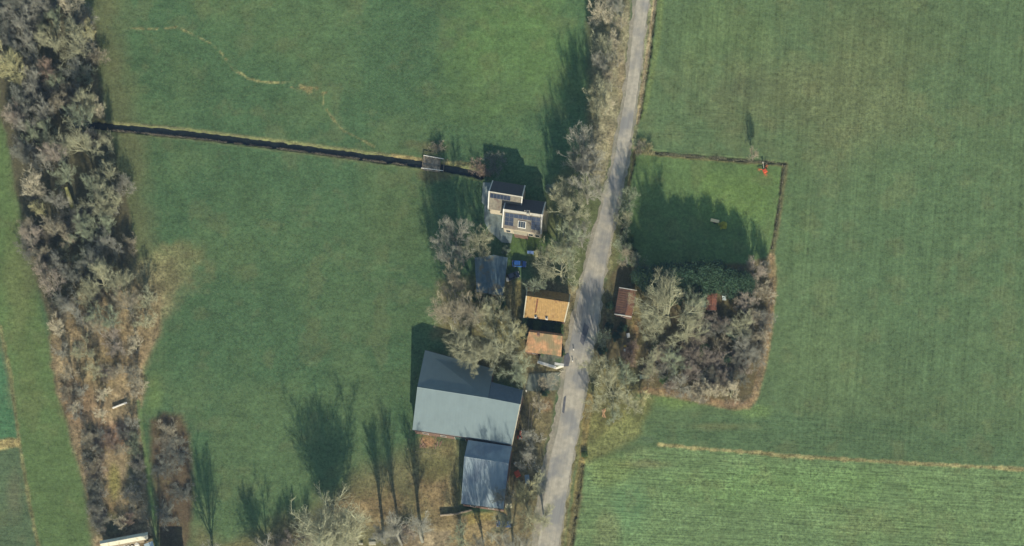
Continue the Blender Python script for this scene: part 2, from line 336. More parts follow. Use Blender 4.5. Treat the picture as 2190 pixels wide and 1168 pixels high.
me.vertices.add(nx * ny); me.vertices.foreach_set('co', np.stack([GX, GY, HZ], -1).astype('f').reshape(-1))
nf = len(q) // 4; me.loops.add(len(q)); me.loops.foreach_set('vertex_index', q.astype('i'))
me.polygons.add(nf); me.polygons.foreach_set('loop_start', np.arange(0, 4 * nf, 4, dtype='i')); me.polygons.foreach_set('loop_total', np.full(nf, 4, 'i'))
me.polygons.foreach_set('use_smooth', np.ones(nf, bool)); me.update()
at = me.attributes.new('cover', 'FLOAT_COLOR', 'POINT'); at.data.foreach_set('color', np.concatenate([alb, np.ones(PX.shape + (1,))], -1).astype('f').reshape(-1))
for nm, arr in (('rows_ns', rowsN), ('rows_ew', rowsE), ('litter', rough_)):
    a_ = me.attributes.new(nm, 'FLOAT', 'POINT'); a_.data.foreach_set('value', arr.astype('f').reshape(-1))
gm = bpy.data.materials.new('turf_and_soil'); gm.use_nodes = True; nt = gm.node_tree; N = nt.nodes; Lk = nt.links
b = N['Principled BSDF']; b.inputs['Roughness'].default_value = .95; b.inputs['Specular IOR Level'].default_value = .1
tc = N.new('ShaderNodeTexCoord')
def attr(n):
    a = N.new('ShaderNodeAttribute'); a.attribute_name = n; return a
def nnoise(sc, det, vec=None, rough=.6):
    n = N.new('ShaderNodeTexNoise'); n.inputs['Scale'].default_value = sc; n.inputs['Detail'].default_value = det; n.inputs['Roughness'].default_value = rough
    Lk.new(vec or tc.outputs['Object'], n.inputs['Vector']); return n.outputs['Fac']
def mth(op, a, b_=None, c_=None):
    n = N.new('ShaderNodeMath'); n.operation = op
    for i, v in enumerate((a, b_, c_)):
        if v is None: continue
        if isinstance(v, (int, float)): n.inputs[i].default_value = v
        else: Lk.new(v, n.inputs[i])
    return n.outputs[0]
def mapping(sx, sy, rz):
    m = N.new('ShaderNodeMapping'); m.vector_type = 'TEXTURE'; m.inputs['Rotation'].default_value = (0, 0, rz); m.inputs['Scale'].default_value = (sx, sy, 1)
    Lk.new(tc.outputs['Object'], m.inputs['Vector']); return m.outputs[0]
fine = nnoise(1.0, 8, rough=.8); mid = nnoise(.35, 6, rough=.65)
grain = mth('ADD', mth('MULTIPLY', mth('SUBTRACT', fine, .5), mth('MULTIPLY_ADD', attr('litter').outputs['Fac'], 2.2, 2.5)), mth('MULTIPLY', mth('SUBTRACT', mid, .5), .7))
ns = nnoise(1.0, 4, mapping(.9, 45, math.radians(-4))); ew = nnoise(1.0, 5, mapping(16, .5, math.radians(-3.5)), .7)
grain = mth('ADD', grain, mth('MULTIPLY', mth('MULTIPLY', mth('SUBTRACT', ns, .5), attr('rows_ns').outputs['Fac']), .9))
grain = mth('ADD', grain, mth('MULTIPLY', mth('MULTIPLY', mth('SUBTRACT', ew, .5), attr('rows_ew').outputs['Fac']), 2.0))
sc_ = N.new('ShaderNodeVectorMath'); sc_.operation = 'SCALE'; Lk.new(attr('cover').outputs['Color'], sc_.inputs[0]); Lk.new(mth('MAXIMUM', mth('ADD', grain, 1.0), .25), sc_.inputs['Scale'])
# yellow-brown blade tips scattered through the sward
tip = N.new('ShaderNodeMapRange'); tip.inputs['From Min'].default_value = .56; tip.inputs['From Max'].default_value = .66; tip.inputs['To Max'].default_value = .5
Lk.new(nnoise(1.5, 5, rough=.8), tip.inputs['Value'])
mxx = N.new('ShaderNodeMix'); mxx.data_type = 'RGBA'; Lk.new(tip.outputs[0], mxx.inputs['Factor']); Lk.new(sc_.outputs[0], mxx.inputs['A']); mxx.inputs['B'].default_value = (*A((132, 140, 98)), 1)
Lk.new(mxx.outputs['Result'], b.inputs['Base Color'])
bp = N.new('ShaderNodeBump'); bp.inputs['Strength'].default_value = .7; bp.inputs['Distance'].default_value = .16
Lk.new(mth('ADD', nnoise(2.4, 5), mth('MULTIPLY', mth('MULTIPLY', ew, attr('rows_ew').outputs['Fac']), .8)), bp.inputs['Height']); Lk.new(bp.outputs[0], b.inputs['Normal'])
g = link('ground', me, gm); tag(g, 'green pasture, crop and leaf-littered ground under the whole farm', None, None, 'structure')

# ---------------------------------------------------------------- road, water, paved sheets
def sheet(name, pts, z, m, sub=0, jitter=0.0):
    mb = MB(); mb.v = [tuple(Vector((W(x, y).x, W(x, y).y, z))) for x, y in pts]; mb.f = [tuple(range(len(pts)))]
    o = mb.build(name, m); tag(o, None, None, None, 'structure'); return o
def ribbon(name, La, Ra, z, m, step=14, jit=2.0, parts=6):
    "sheet between two edge polylines sharing y, ragged edges"
    ya = np.arange(La[0][1], La[-1][1] + 1, step); V = []; F = []
    for i, y in enumerate(ya):
        l = np.interp(y, [p[1] for p in La], [p[0] for p in La]) + random.uniform(-jit, jit)
        r = np.interp(y, [p[1] for p in Ra], [p[0] for p in Ra]) + random.uniform(-jit, jit)
        for j in range(parts + 1):
            p = W(l + (r - l) * j / parts, y); camber = .05 * (1 - (2 * j / parts - 1) ** 2); V.append((p.x, p.y, z + camber))
        if i:
            for j in range(parts): a0 = (i - 1) * (parts + 1) + j; F.append((a0, a0 + parts + 1, a0 + parts + 2, a0 + 1))
    me = bpy.data.meshes.new(name); me.from_pydata(V, [], F); o = link(name, me, m); tag(o, None, None, None, 'structure'); return o
M_road = mat('worn_asphalt', (186, 180, 163), streak=(-9, .9, 30, .13), rough=.9, vary=.16, scale=.8, bump=.03, bscale=3, second=(150, 150, 146), sec_scale=.12, sec_pos=(.46, .6))
M_shoulder = mat('gritty_shoulder', (162, 156, 138), streak=(-9, 1.2, 8, .15), rough=.95, vary=.22, scale=1.2, bump=.05, bscale=3, second=(140, 140, 122), sec_scale=.25, sec_pos=(.48, .62))
MIDL = [(1372, -60), (1361, 0), (1343, 175), (1315, 340), (1286, 450), (1246, 600), (1226, 700), (1209, 800), (1197, 900), (1173, 1000), (1150, 1168), (1138, 1260)]
MIDR = [(1396, -60), (1387, 0), (1366, 175), (1341, 340), (1316, 450), (1290, 600), (1277, 700), (1258, 800), (1240, 900), (1221, 1000), (1195, 1168), (1183, 1260)]
ribbon('road_shoulder', ROADL, ROADR, .03, M_shoulder, 9, 3.0)
ribbon('road', MIDL, MIDR, .09, M_road, 12, 1.0)
M_patch = mat('dark_blue_grey', (104, 106, 112), vary=.2, scale=1)  # dark blue-grey patches laid flat on the road
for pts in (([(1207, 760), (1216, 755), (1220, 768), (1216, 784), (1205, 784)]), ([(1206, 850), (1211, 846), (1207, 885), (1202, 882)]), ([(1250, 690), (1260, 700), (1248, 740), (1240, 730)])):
    sheet('dark_patch', pts, .155, M_patch)
M_water = bpy.data.materials.new('ditch_water'); M_water.use_nodes = True
wb = M_water.node_tree.nodes['Principled BSDF']; wb.inputs['Base Color'].default_value = (.012, .017, .016, 1); wb.inputs['Roughness'].default_value = .22; wb.inputs['Specular IOR Level'].default_value = .22
wn = M_water.node_tree.nodes.new('ShaderNodeTexNoise'); wn.inputs['Scale'].default_value = 3; wbp = M_water.node_tree.nodes.new('ShaderNodeBump'); wbp.inputs['Distance'].default_value = .01
M_water.node_tree.links.new(wn.outputs['Fac'], wbp.inputs['Height']); M_water.node_tree.links.new(wbp.outputs[0], wb.inputs['Normal'])
dv = [W(x, y) for x, y in DIT]; V = []
for i, p in enumerate(dv):
    d = (dv[min(i + 1, len(dv) - 1)] - dv[max(i - 1, 0)]).normalized(); n_ = Vector((-d.y, d.x, 0))
    for s in (-1, 1): V.append(tuple(p + n_ * s * 1.6 + Vector((0, 0, -.62))))
me = bpy.data.meshes.new('water'); me.from_pydata(V, [], [(2 * i, 2 * i + 2, 2 * i + 3, 2 * i + 1) for i in range(len(dv) - 1)])
tag(link('water', me, M_water), None, None, None, 'structure')
M_pave = mat('grey_paving', (128, 142, 140), vary=.15, scale=1.2, bump=.02, bscale=4, second=(108, 120, 116), sec_scale=.4)
M_conc = mat('yard_concrete', (122, 130, 118), vary=.2, scale=.9, second=(100, 106, 88), sec_scale=.3)
sheet('terrace_paving', [(1033, 391), (1050, 391), (1046, 420), (1043, 440), (1046, 452), (1072, 458), (1074, 490), (1098, 495), (1093, 521), (1073, 519), (1060, 506), (1046, 496), (1036, 474), (1036, 440), (1030, 433)], .22, M_pave)
sheet('yard_paving', [(1132, 800), (1198, 797), (1194, 834), (1160, 838), (1124, 836)], .2, M_conc)
# ---------------------------------------------------------------- trees
def unit(v): return v / (np.linalg.norm(v, axis=-1, keepdims=True) + 1e-9)
def tubes(P0, D, Ln, R0, R1, Bn, nseg, sides):
    "many curved tapering tubes at once -> verts, quads"
    n = len(P0); t = np.linspace(0, 1, nseg + 1)
    ctr = P0[:, None] + D[:, None] * (Ln[:, None] * t)[..., None] + Bn[:, None] * (t ** 2)[None, :, None]
    tan = unit(D[:, None] * Ln[:, None, None] + 2 * Bn[:, None] * t[None, :, None])
    ref = np.where(np.abs(tan[..., 2:3]) < .9, np.array([0, 0, 1.]), np.array([1., 0, 0]))
    a = unit(np.cross(tan, ref)); b_ = np.cross(tan, a)
    r = R0[:, None] + (R1 - R0)[:, None] * t
    th = np.arange(sides) * 2 * np.pi / sides
    V = ctr[:, :, None] + (a[:, :, None] * np.cos(th)[None, None, :, None] + b_[:, :, None] * np.sin(th)[None, None, :, None]) * r[:, :, None, None]
    base = (np.arange(n) * (nseg + 1) * sides)[:, None, None] + (np.arange(nseg) * sides)[None, :, None]; j = np.arange(sides)[None, None]
    j2 = (j + 1) % sides
    Q = np.stack([base + j, base + j2, base + sides + j2, base + sides + j], -1)
    return V.reshape(-1, 3), Q.reshape(-1, 4)
def children(rg, P0, D, Ln, Bn, k, t0, t1, ang, lmin, lmax, up, taperlen=True):
    n = len(P0); pi = np.repeat(np.arange(n), k); t = rg.uniform(t0, t1, n * k)
    p = P0[pi] + D[pi] * (Ln[pi] * t)[:, None] + Bn[pi] * (t ** 2)[:, None]
    tan = unit(D[pi] * Ln[pi][:, None] + 2 * Bn[pi] * t[:, None])
    rnd = unit(rg.normal(size=(n * k, 3))); side = unit(rnd - tan * (rnd * tan).sum(-1, keepdims=True))
    an = np.radians(rg.uniform(ang[0], ang[1], n * k))[:, None]
    d = unit(tan * np.cos(an) + side * np.sin(an) + np.array([0, 0, up]))
    L = rg.uniform(lmin, lmax, n * k) * Ln[pi] * (1.15 - .5 * t if taperlen else 1)
    bn = np.zeros((n * k, 3)); bn[:, 2] = L * rg.uniform(0, .3, n * k) * (1 if up >= 0 else -1); bn += rg.normal(size=(n * k, 3)) * (L * .12)[:, None]
    return p, d, L, bn
def mesh_np(name, parts, m):
    V = []; Q = []; k = 0
    for v, q_ in parts: V.append(v); Q.append(q_ + k); k += len(v)
    V = np.concatenate(V); Q = np.concatenate(Q).reshape(-1); nf = len(Q) // 4
    me = bpy.data.meshes.new(name); me.vertices.add(len(V)); me.vertices.foreach_set('co', V.astype('f').reshape(-1))
    me.loops.add(len(Q)); me.loops.foreach_set('vertex_index', Q.astype('i')); me.polygons.add(nf)
    me.polygons.foreach_set('loop_start', np.arange(0, 4 * nf, 4, dtype='i')); me.polygons.foreach_set('loop_total', np.full(nf, 4, 'i'))
    me.update(); me.materials.append(m); return me
def plant_mat(name, vary, rough=.9, transl=0.0):
    m = bpy.data.materials.new(name); m.use_nodes = True; N = m.node_tree.nodes; L = m.node_tree.links
    b = N['Principled BSDF']; b.inputs['Roughness'].default_value = rough; b.inputs['Specular IOR Level'].default_value = .2
    oi = N.new('ShaderNodeObjectInfo'); tc = N.new('ShaderNodeTexCoord'); no = N.new('ShaderNodeTexNoise'); no.inputs['Scale'].default_value = .55; no.inputs['Detail'].default_value = 3
    L.new(tc.outputs['Object'], no.inputs['Vector'])
    mr = N.new('ShaderNodeMapRange'); mr.inputs['From Min'].default_value = .3; mr.inputs['From Max'].default_value = .7; mr.inputs['To Min'].default_value = 1 - vary; mr.inputs['To Max'].default_value = 1 + vary
    L.new(no.outputs['Fac'], mr.inputs['Value'])
    s = N.new('ShaderNodeVectorMath'); s.operation = 'SCALE'; L.new(oi.outputs['Color'], s.inputs[0]); L.new(mr.outputs[0], s.inputs['Scale']); L.new(s.outputs[0], b.inputs['Base Color'])
    return m
M_twig = plant_mat('bare_twigs', .35); M_bark = plant_mat('bark', .2); M_leaf = plant_mat('evergreen_leaves', .45, .7)

def bare_tree(seed, H, Wd, kind='broad', q=1.0):
    "returns trunk mesh, crown mesh; crown about Wd across and H tall"
    rg = np.random.default_rng(seed)
    th = H * (.32 if kind == 'broad' else .22 if kind == 'fan' else .62)
    P0 = np.zeros((1, 3)); P0[0, 2] = -.3; D = unit(np.array([[rg.normal() * .05, rg.normal() * .05, 1.]])); Ln = np.array([th]); Bn = rg.normal(size=(1, 3)) * [.3, .3, 0]
    r = H * .019
    t0 = tubes(P0, D, Ln, np.array([r * 1.25]), np.array([r * .8]), Bn, 5, 8)
    if kind == 'broad':
        p1, d1, l1, b1 = children(rg, P0, D, Ln, Bn, 10, .5, 1.0, (22, 68), 1.0, 1.0, .12); l1 = rg.uniform(.42, .62, 10) * Wd
    elif kind == 'fan':
        p1, d1, l1, b1 = children(rg, P0, D, Ln, Bn, 13, .5, 1.0, (5, 30), 1.0, 1.0, .2); l1 = rg.uniform(.5, .75, 13) * H
    else:
        p1, d1, l1, b1 = children(rg, P0, D, Ln, Bn, 9, .45, 1.0, (8, 28), 1.0, 1.0, .25); l1 = rg.uniform(.22, .4, 9) * H
    b1 = b1 / (np.linalg.norm(b1, axis=1, keepdims=True) + 1e-6) * (l1 * .15)[:, None]; b1[:, 2] = np.abs(b1[:, 2])
    n1 = len(p1); r1 = np.full(n1, r * (.5 if kind == 'broad' else .33))
    t1 = tubes(p1, d1, l1, r1, r1 * .35, b1, 6, 6)
    up = {'broad': .08, 'fan': .35, 'slim': .35}[kind]
    p2, d2, l2, b2 = children(rg, p1, d1, l1, b1, 8, .22, 1.0, (25, 58), .38, .62, up); r2 = np.full(len(p2), r * .2)
    t2 = tubes(p2, d2, l2, r2, r2 * .3, b2, 4, 5)
    p3, d3, l3, b3 = children(rg, p2, d2, l2, b2, 7, .2, 1.0, (25, 60), .4, .62, up); r3 = np.full(len(p3), .03 * q)
    t3 = tubes(p3, d3, l3, r3, r3 * .4, b3, 3, 3)
    p4, d4, l4, b4 = children(rg, p3, d3, l3, b3, 6, .15, 1.0, (25, 62), .45, .7, up); r4 = np.full(len(p4), .0145 * q)
    t4 = tubes(p4, d4, l4, r4, r4 * .4, b4, 2, 3)
    p5, d5, l5, b5 = children(rg, p4, d4, l4, b4, 2, .2, 1.0, (25, 60), .5, .8, up); r5 = np.full(len(p5), .0095 * q)
    t5 = tubes(p5, d5, l5, r5, r5 * .5, b5, 1, 3)
    return mesh_np('trunk', [t0, t1], M_bark), mesh_np('crown', [t2, t3, t4, t5], M_twig)
def shrub_mesh(seed, H, Wd, k=(16, 7, 7, 5), thick=1.0):
    rg = np.random.default_rng(seed); n = k[0]; a = rg.uniform(0, 2 * np.pi, n); sp = rg.uniform(.0, .9, n)
    P0 = np.stack([np.cos(a) * sp * .4, np.sin(a) * sp * .4, np.full(n, -.1)], -1)
    D = unit(np.stack([np.cos(a) * sp, np.sin(a) * sp, np.full(n, 1.0)], -1)); Ln = rg.uniform(.6, .95, n) * H; Bn = np.stack([np.cos(a) * Wd * .16, np.sin(a) * Wd * .16, -Ln * .05], -1)
    t0 = tubes(P0, D, Ln, np.full(n, .045 * thick), np.full(n, .02), Bn, 4, 4)
    p, d, l, b_ = children(rg, P0, D, Ln, Bn, k[1], .25, 1, (20, 60), .35, .6, .1); t1 = tubes(p, d, l, np.full(len(p), .022 * thick), np.full(len(p), .01), b_, 2, 3)
    p, d, l, b_ = children(rg, p, d, l, b_, k[2], .15, 1, (20, 60), .45, .75, .1); t2 = tubes(p, d, l, np.full(len(p), .016 * thick), np.full(len(p), .008), b_, 2, 3)
    p, d, l, b_ = children(rg, p, d, l, b_, k[3], .15, 1, (20, 60), .5, .8, .05); t3 = tubes(p, d, l, np.full(len(p), .012 * thick), np.full(len(p), .006), b_, 1, 3)
    return mesh_np('shrub', [t0, t1, t2, t3], M_twig)
def leaf_quads(rg, ctr, size, flatness=.6):
    n = len(ctr); nrm = unit(rg.normal(size=(n, 3)) + np.array([0, 0, flatness])); rnd = unit(rg.normal(size=(n, 3)))
    a = unit(np.cross(nrm, rnd)); b_ = np.cross(nrm, a); s = (rg.uniform(.6, 1.3, n) * size)[:, None]
    V = np.stack([ctr - a * s, ctr - b_ * s * .45, ctr + a * s, ctr + b_ * s * .45], 1)
    return V.reshape(-1, 3), np.arange(4 * n).reshape(-1, 4)
def evergreen(seed, H, Wd, nleaf=14000, cone=.5):
    rg = np.random.default_rng(seed)
    P0 = np.zeros((1, 3)); P0[0, 2] = -.3; D = np.array([[0, 0, 1.]]); Ln = np.array([H * .93]); Bn = rg.normal(size=(1, 3)) * [.2, .2, 0]
    tr = [tubes(P0, D, Ln, np.array([H * .022]), np.array([.03]), Bn, 6, 7)]
    nb = 90; t = rg.uniform(.08, .98, nb); a = rg.uniform(0, 2 * np.pi, nb)
    prof = np.where(t < .25, .75 + t, 1.0) * (1 - t * cone) * np.sqrt(np.clip(1.05 - t ** 3, 0, 1))
    L = prof * Wd * .5 * rg.uniform(.7, 1.1, nb); z = t * H * .93
    p = np.stack([np.zeros(nb), np.zeros(nb), z], -1); d = unit(np.stack([np.cos(a), np.sin(a), rg.uniform(.05, .5, nb)], -1)); b_ = np.zeros((nb, 3)); b_[:, 2] = L * .1
    tr.append(tubes(p, d, L, np.full(nb, .06), np.full(nb, .02), b_, 3, 4))
    bi = rg.integers(0, nb, nleaf); tt = rg.uniform(.3, 1.05, nleaf) ** .7
    c = p[bi] + d[bi] * (L[bi] * tt)[:, None] + b_[bi] * (tt ** 2)[:, None] + rg.normal(size=(nleaf, 3)) * (.22 + .035 * Wd)
    c[:, 2] = np.maximum(c[:, 2], .1)
    return mesh_np('trunk', tr, M_bark), mesh_np('crown', [leaf_quads(rg, c, .17)], M_leaf)
def bush_mesh(seed, H, Wd, nleaf=5000, size=.13):
    rg = np.random.default_rng(seed); k = 26
    a = rg.uniform(0, 2 * np.pi, k); rr = np.sqrt(rg.uniform(0, 1, k)) * Wd * .38
    cc = np.stack([np.cos(a) * rr, np.sin(a) * rr, rg.uniform(.3, .8, k) * H * (1 - (rr / Wd) ** 2 * 2)], -1)
    ci = rg.integers(0, k, nleaf); c = cc[ci] + unit(rg.normal(size=(nleaf, 3))) * (rg.uniform(.4, 1, nleaf) * Wd * .16)[:, None]
    c[:, 2] = np.clip(c[:, 2], .05, None)
    st = np.zeros((k, 3)); dd = cc - st; ll = np.linalg.norm(dd, axis=1)
    return mesh_np('bush', [leaf_quads(rg, c, size), tubes(st, unit(dd), ll, np.full(k, .04), np.full(k, .015), np.zeros((k, 3)), 2, 4)], M_leaf)

BROAD = [bare_tree(100 + i, 18, 14, 'broad') for i in range(6)]
FAN = [bare_tree(200 + i, 25, 14, 'fan', 1.9) for i in range(2)]
SLIM = [bare_tree(300 + i, 22, 6, 'slim', .7) for i in range(3)]
SHRUB = [shrub_mesh(400 + i, 4.5, 5.5) for i in range(5)]
EVER = [evergreen(500 + i, 11, 7.5) for i in range(3)]
BUSH = [bush_mesh(600 + i, 2.6, 4) for i in range(3)]
TOP = {}
for grp in (BROAD, FAN, SLIM, EVER):
    for tm_, cm_ in grp:
        a_ = np.empty(len(cm_.vertices) * 3, 'f'); cm_.vertices.foreach_get('co', a_); TOP[cm_.name] = float(np.percentile(a_[2::3], 99.5))
print('TOPS', TOP)
TINT = dict(khaki=(148, 150, 124), olive=(134, 144, 120), straw=(166, 164, 124), grey=(138, 139, 128), pale=(178, 172, 150), pink=(152, 144, 132),
            brown=(144, 139, 120), dark=(118, 122, 112), red=(144, 128, 114), green=(84, 110, 66), deep=(56, 82, 60), sage=(128, 146, 124), lime=(214, 214, 96))
WORD = dict(khaki='khaki', olive='olive grey', straw='straw yellow', grey='grey', pale='pale cream', pink='pinkish brown', brown='brown', dark='dark grey',
            red='reddish brown', green='mid green', deep='deep green', sage='sage green', lime='lime green')
def setcol(o, tint, k=1.0):
    c = A(TINT[tint]); j = random.uniform(.9, 1.1) * k; o.color = (c[0] * j, c[1] * j, c[2] * j, 1)
PLANTS = []     # (object, region, tint, type, px, py)
BOOST = 1.62    # twigs are round and partly self-shading; bark albedo above the crown's mean look
def tree(px, py, dia, H, tint, kind='broad', region='', sparse=False):
    src, bh, bw = {'broad': (BROAD, 18, 14), 'fan': (FAN, 25, 14), 'slim': (SLIM, 22, 6), 'ever': (EVER, 11, 7.5)}[kind]
    tm, cm = random.choice(src); bh = TOP[cm.name]; base = W(px, py, H * .6); base.z = -.05
    nm = {'broad': 'bare_tree', 'fan': 'poplar_tree', 'slim': 'young_tree', 'ever': 'evergreen_tree'}[kind]
    r = bpy.data.objects.new(nm, None); C.objects.link(r); r.location = base; s = (dia / M_PX) / bw
    r.rotation_euler = (0, 0, random.uniform(0, 6.28)); r.scale = (s, s, H / bh)
    t = bpy.data.objects.new('trunk', tm); C.objects.link(t); t.parent = r; setcol(t, 'brown' if kind == 'ever' else 'khaki' if tint in ('pale', 'straw', 'khaki') else 'grey', .95)
    c = bpy.data.objects.new('crown', cm); C.objects.link(c); c.parent = r; setcol(c, tint, BOOST if kind != 'ever' else 1.0)
    PLANTS.append((r, region, tint, {'broad': 'bare tree', 'fan': 'tall bare poplar', 'slim': 'slender bare tree', 'ever': 'evergreen tree'}[kind], px, py)); return r
def shrub(px, py, dia, H, tint, region='', leafy=False):
    me = random.choice(BUSH if leafy else SHRUB); o = bpy.data.objects.new('evergreen_bush' if leafy else 'bare_shrub', me); C.objects.link(o)
    p = W(px, py, H * .5); p.z = 0; o.location = p; s = dia / M_PX
    o.scale = (s / (4 if leafy else 5.5), s / (4 if leafy else 5.5), H / (2.6 if leafy else 4.5)); o.rotation_euler = (0, 0, random.uniform(0, 6.28))
    setcol(o, tint, 1.0 if leafy else 1.4); PLANTS.append((o, region, tint, 'leafy bush' if leafy else 'bare shrub', px, py)); return o

WR = 'the left wood'
for a_ in [(45, 40, 75, 15, 'grey'), (15, 5, 80, 16, 'dark'), (85, 12, 60, 14, 'grey'), (50, 85, 60, 14, 'grey'), (8, 70, 60, 14, 'dark'), (152, 12, 48, 12, 'pale'), (118, 45, 50, 11, 'olive'),
           (158, 88, 92, 16, 'khaki'), (112, 84, 62, 14, 'khaki'), (186, 66, 40, 12, 'straw'), (30, 145, 86, 17, 'straw'), (68, 118, 40, 12, 'dark'), (98, 148, 44, 10, 'red'), (66, 172, 56, 13, 'grey'),
           (116, 172, 42, 10, 'olive'), (165, 150, 60, 8, 'dark'), (38, 205, 60, 14, 'dark'), (35, 245, 58, 13, 'pink'), (88, 238, 60, 14, 'grey'), (60, 262, 45, 12, 'grey'), (120, 225, 50, 10, 'brown'),
           (185, 215, 60, 14, 'khaki'), (165, 250, 72, 14, 'olive'), (214, 238, 34, 9, 'pale'), (176, 308, 100, 16, 'khaki'), (232, 308, 44, 11, 'khaki'), (112, 330, 66, 14, 'pink'), (62, 286, 44, 11, 'olive'), (97, 280, 46, 12, 'olive'),
           (52, 330, 50, 11, 'dark'), (92, 352, 45, 10, 'grey'), (68, 390, 68, 14, 'pale'), (138, 372, 56, 13, 'olive'), (228, 372, 54, 12, 'khaki'), (196, 398, 64, 13, 'olive'), (206, 432, 84, 14, 'khaki'), (243, 436, 50, 12, 'khaki'),
           (86, 450, 36, 9, 'straw'), (116, 430, 50, 12, 'grey'), (106, 484, 52, 12, 'brown'), (66, 508, 50, 10, 'pink'), (60, 478, 40, 9, 'brown'), (170, 494, 64, 13, 'olive'), (140, 512, 38, 9, 'brown'), (214, 490, 62, 12, 'olive'), (236, 522, 66, 12, 'grey'),
           (92, 542, 40, 10, 'brown'), (122, 560, 50, 11, 'grey'), (94, 582, 44, 10, 'pink'), (110, 612, 52, 11, 'pink'), (186, 558, 66, 12, 'dark'), (152, 600, 50, 10, 'dark'), (128, 645, 46, 9, 'dark'), (216, 604, 78, 14, 'khaki'), (184, 636, 60, 12, 'khaki'),
           (256, 612, 70, 12, 'khaki'), (272, 655, 70, 11, 'brown'), (160, 668, 66, 12, 'grey'), (230, 682, 70, 12, 'olive'), (126, 702, 46, 9, 'pale'), (130, 748, 40, 7, 'grey'), (182, 748, 56, 10, 'khaki'), (240, 726, 56, 9, 'pink'), (205, 700, 50, 10, 'brown')]:
    tree(*a_, 'broad', WR)
# understorey between them
def inside(x, y, poly):
    c = False; n = len(poly)
    for i in range(n):
        (x0, y0), (x1, y1) = poly[i], poly[(i + 1) % n]
        if (y0 > y) != (y1 > y) and x < (x1 - x0) * (y - y0) / (y1 - y0) + x0: c = not c
    return c
k = 0
while k < 62:
    x, y = random.uniform(-20, 300), random.uniform(-20, 690)
    if inside(x, y, WOOD) and not (y > 560 and x > 240): shrub(x, y, random.uniform(26, 46), random.uniform(3, 6), random.choice(['dark', 'grey', 'brown', 'olive', 'grey']), 'the left wood floor'); k += 1
k = 0
while k < 28:
    x, y = random.uniform(110, 330), random.uniform(700, 1150)
    if inside(x, y, WOOD) and not (225 < x < 265 and 980 < y < 1110) and not (225 < x < 300 and 840 < y < 880):
        shrub(x, y, random.uniform(16, 36), random.uniform(1.2, 3.2), random.choice(['brown', 'pink', 'brown', 'grey', 'pale', 'red']), 'the scrub strip at left'); k += 1
for i in range(10): shrub(193 + i * 2 + random.uniform(-10, 12), 945 + i * 19, random.uniform(20, 32), random.uniform(2.5, 4), random.choice(['dark', 'grey', 'brown']), 'the scrub strip at left')
for i in range(8): shrub(283 + i * 1.6 + random.uniform(-14, 10), 930 + i * 18, random.uniform(20, 32), random.uniform(2, 3.5), random.choice(['olive', 'dark', 'grey']), 'the scrub strip at left')
tree(160, 868, 26, 5, 'pale', 'broad', 'the scrub strip at left')
for a_ in [(150, 800, 40, 7, 'brown'), (200, 790, 46, 8, 'khaki'), (245, 790, 44, 7, 'brown'), (175, 830, 34, 6, 'grey'), (225, 840, 36, 6, 'pale'), (285, 740, 46, 8, 'pale'), (305, 690, 50, 8, 'khaki'), (290, 800, 36, 6, 'brown'), (215, 890, 34, 5, 'pale'), (185, 930, 34, 5, 'brown'), (280, 905, 30, 5, 'grey'), (265, 960, 30, 5, 'brown'), (310, 640, 60, 9, 'khaki')]:
    tree(*a_, 'broad', 'the scrub strip at left')
for a_ in [(352, 930, 50, 2.2, 'brown'), (380, 965, 50, 1.8, 'dark'), (350, 1000, 44, 1.6, 'dark'), (388, 1050, 46, 1.8, 'dark'), (360, 1100, 46, 1.6, 'dark')]:
    shrub(*a_, 'the brown thicket beside the scrub')
# farm and garden trees
FR = 'the farm garden'
for a_ in [(985, 738, 104, 17, 'khaki'), (1062, 738, 128, 19, 'khaki'), (1100, 792, 74, 13, 'olive'), (1012, 780, 60, 13, 'khaki'), (1100, 715, 64, 14, 'straw'),
           (962, 655, 90, 24, 'brown'), (1015, 660, 86, 20, 'brown'), (1066, 664, 76, 18, 'khaki'), (965, 605, 64, 21, 'brown')]:
    tree(*a_, 'broad', 'the yard north of the big barn')
for a_ in [(1028, 512, 74, 12, 'khaki'), (968, 500, 66, 17, 'grey'), (955, 545, 64, 18, 'grey'), (985, 545, 56, 15, 'grey')]:
    tree(*a_, 'broad', 'the west side of the houses')
for a_ in [(1226, 448, 100, 22, 'khaki'), (1200, 415, 64, 17, 'khaki'), (1255, 350, 92, 21, 'grey'), (1196, 575, 104, 17, 'khaki'), (1215, 518, 80, 19, 'olive'), (1250, 400, 76, 22, 'grey'), (1172, 545, 50, 10, 'khaki'), (1240, 500, 66, 18, 'grey'), (1242, 310, 76, 19, 'grey'), (1150, 610, 50, 10, 'olive')]:
    tree(*a_, 'broad', 'the verge beside the houses')
for a_ in [(1290, 30, 60, 11, 'pale'), (1318, 15, 44, 9, 'grey'), (1292, 95, 52, 11, 'khaki'), (1312, 80, 40, 8, 'pale'), (1290, 135, 44, 14, 'grey'), (1305, 178, 44, 10, 'brown'), (1282, 195, 62, 14, 'khaki'), (1275, 232, 54, 13, 'khaki'), (1295, 225, 44, 8, 'pale'), (1300, -20, 60, 12, 'pale'), (1320, 130, 40, 7, 'brown'), (1328, 48, 36, 7, 'brown')]:
    tree(*a_, 'broad', 'the north-west roadside row')
for a_ in [(1345, 425, 52, 9, 'olive'), (1332, 475, 46, 9, 'khaki'), (1335, 520, 46, 9, 'olive'), (1340, 555, 46, 8, 'brown'), (1365, 560, 40, 7, 'olive')]:
    tree(*a_, 'broad', 'the east verge')
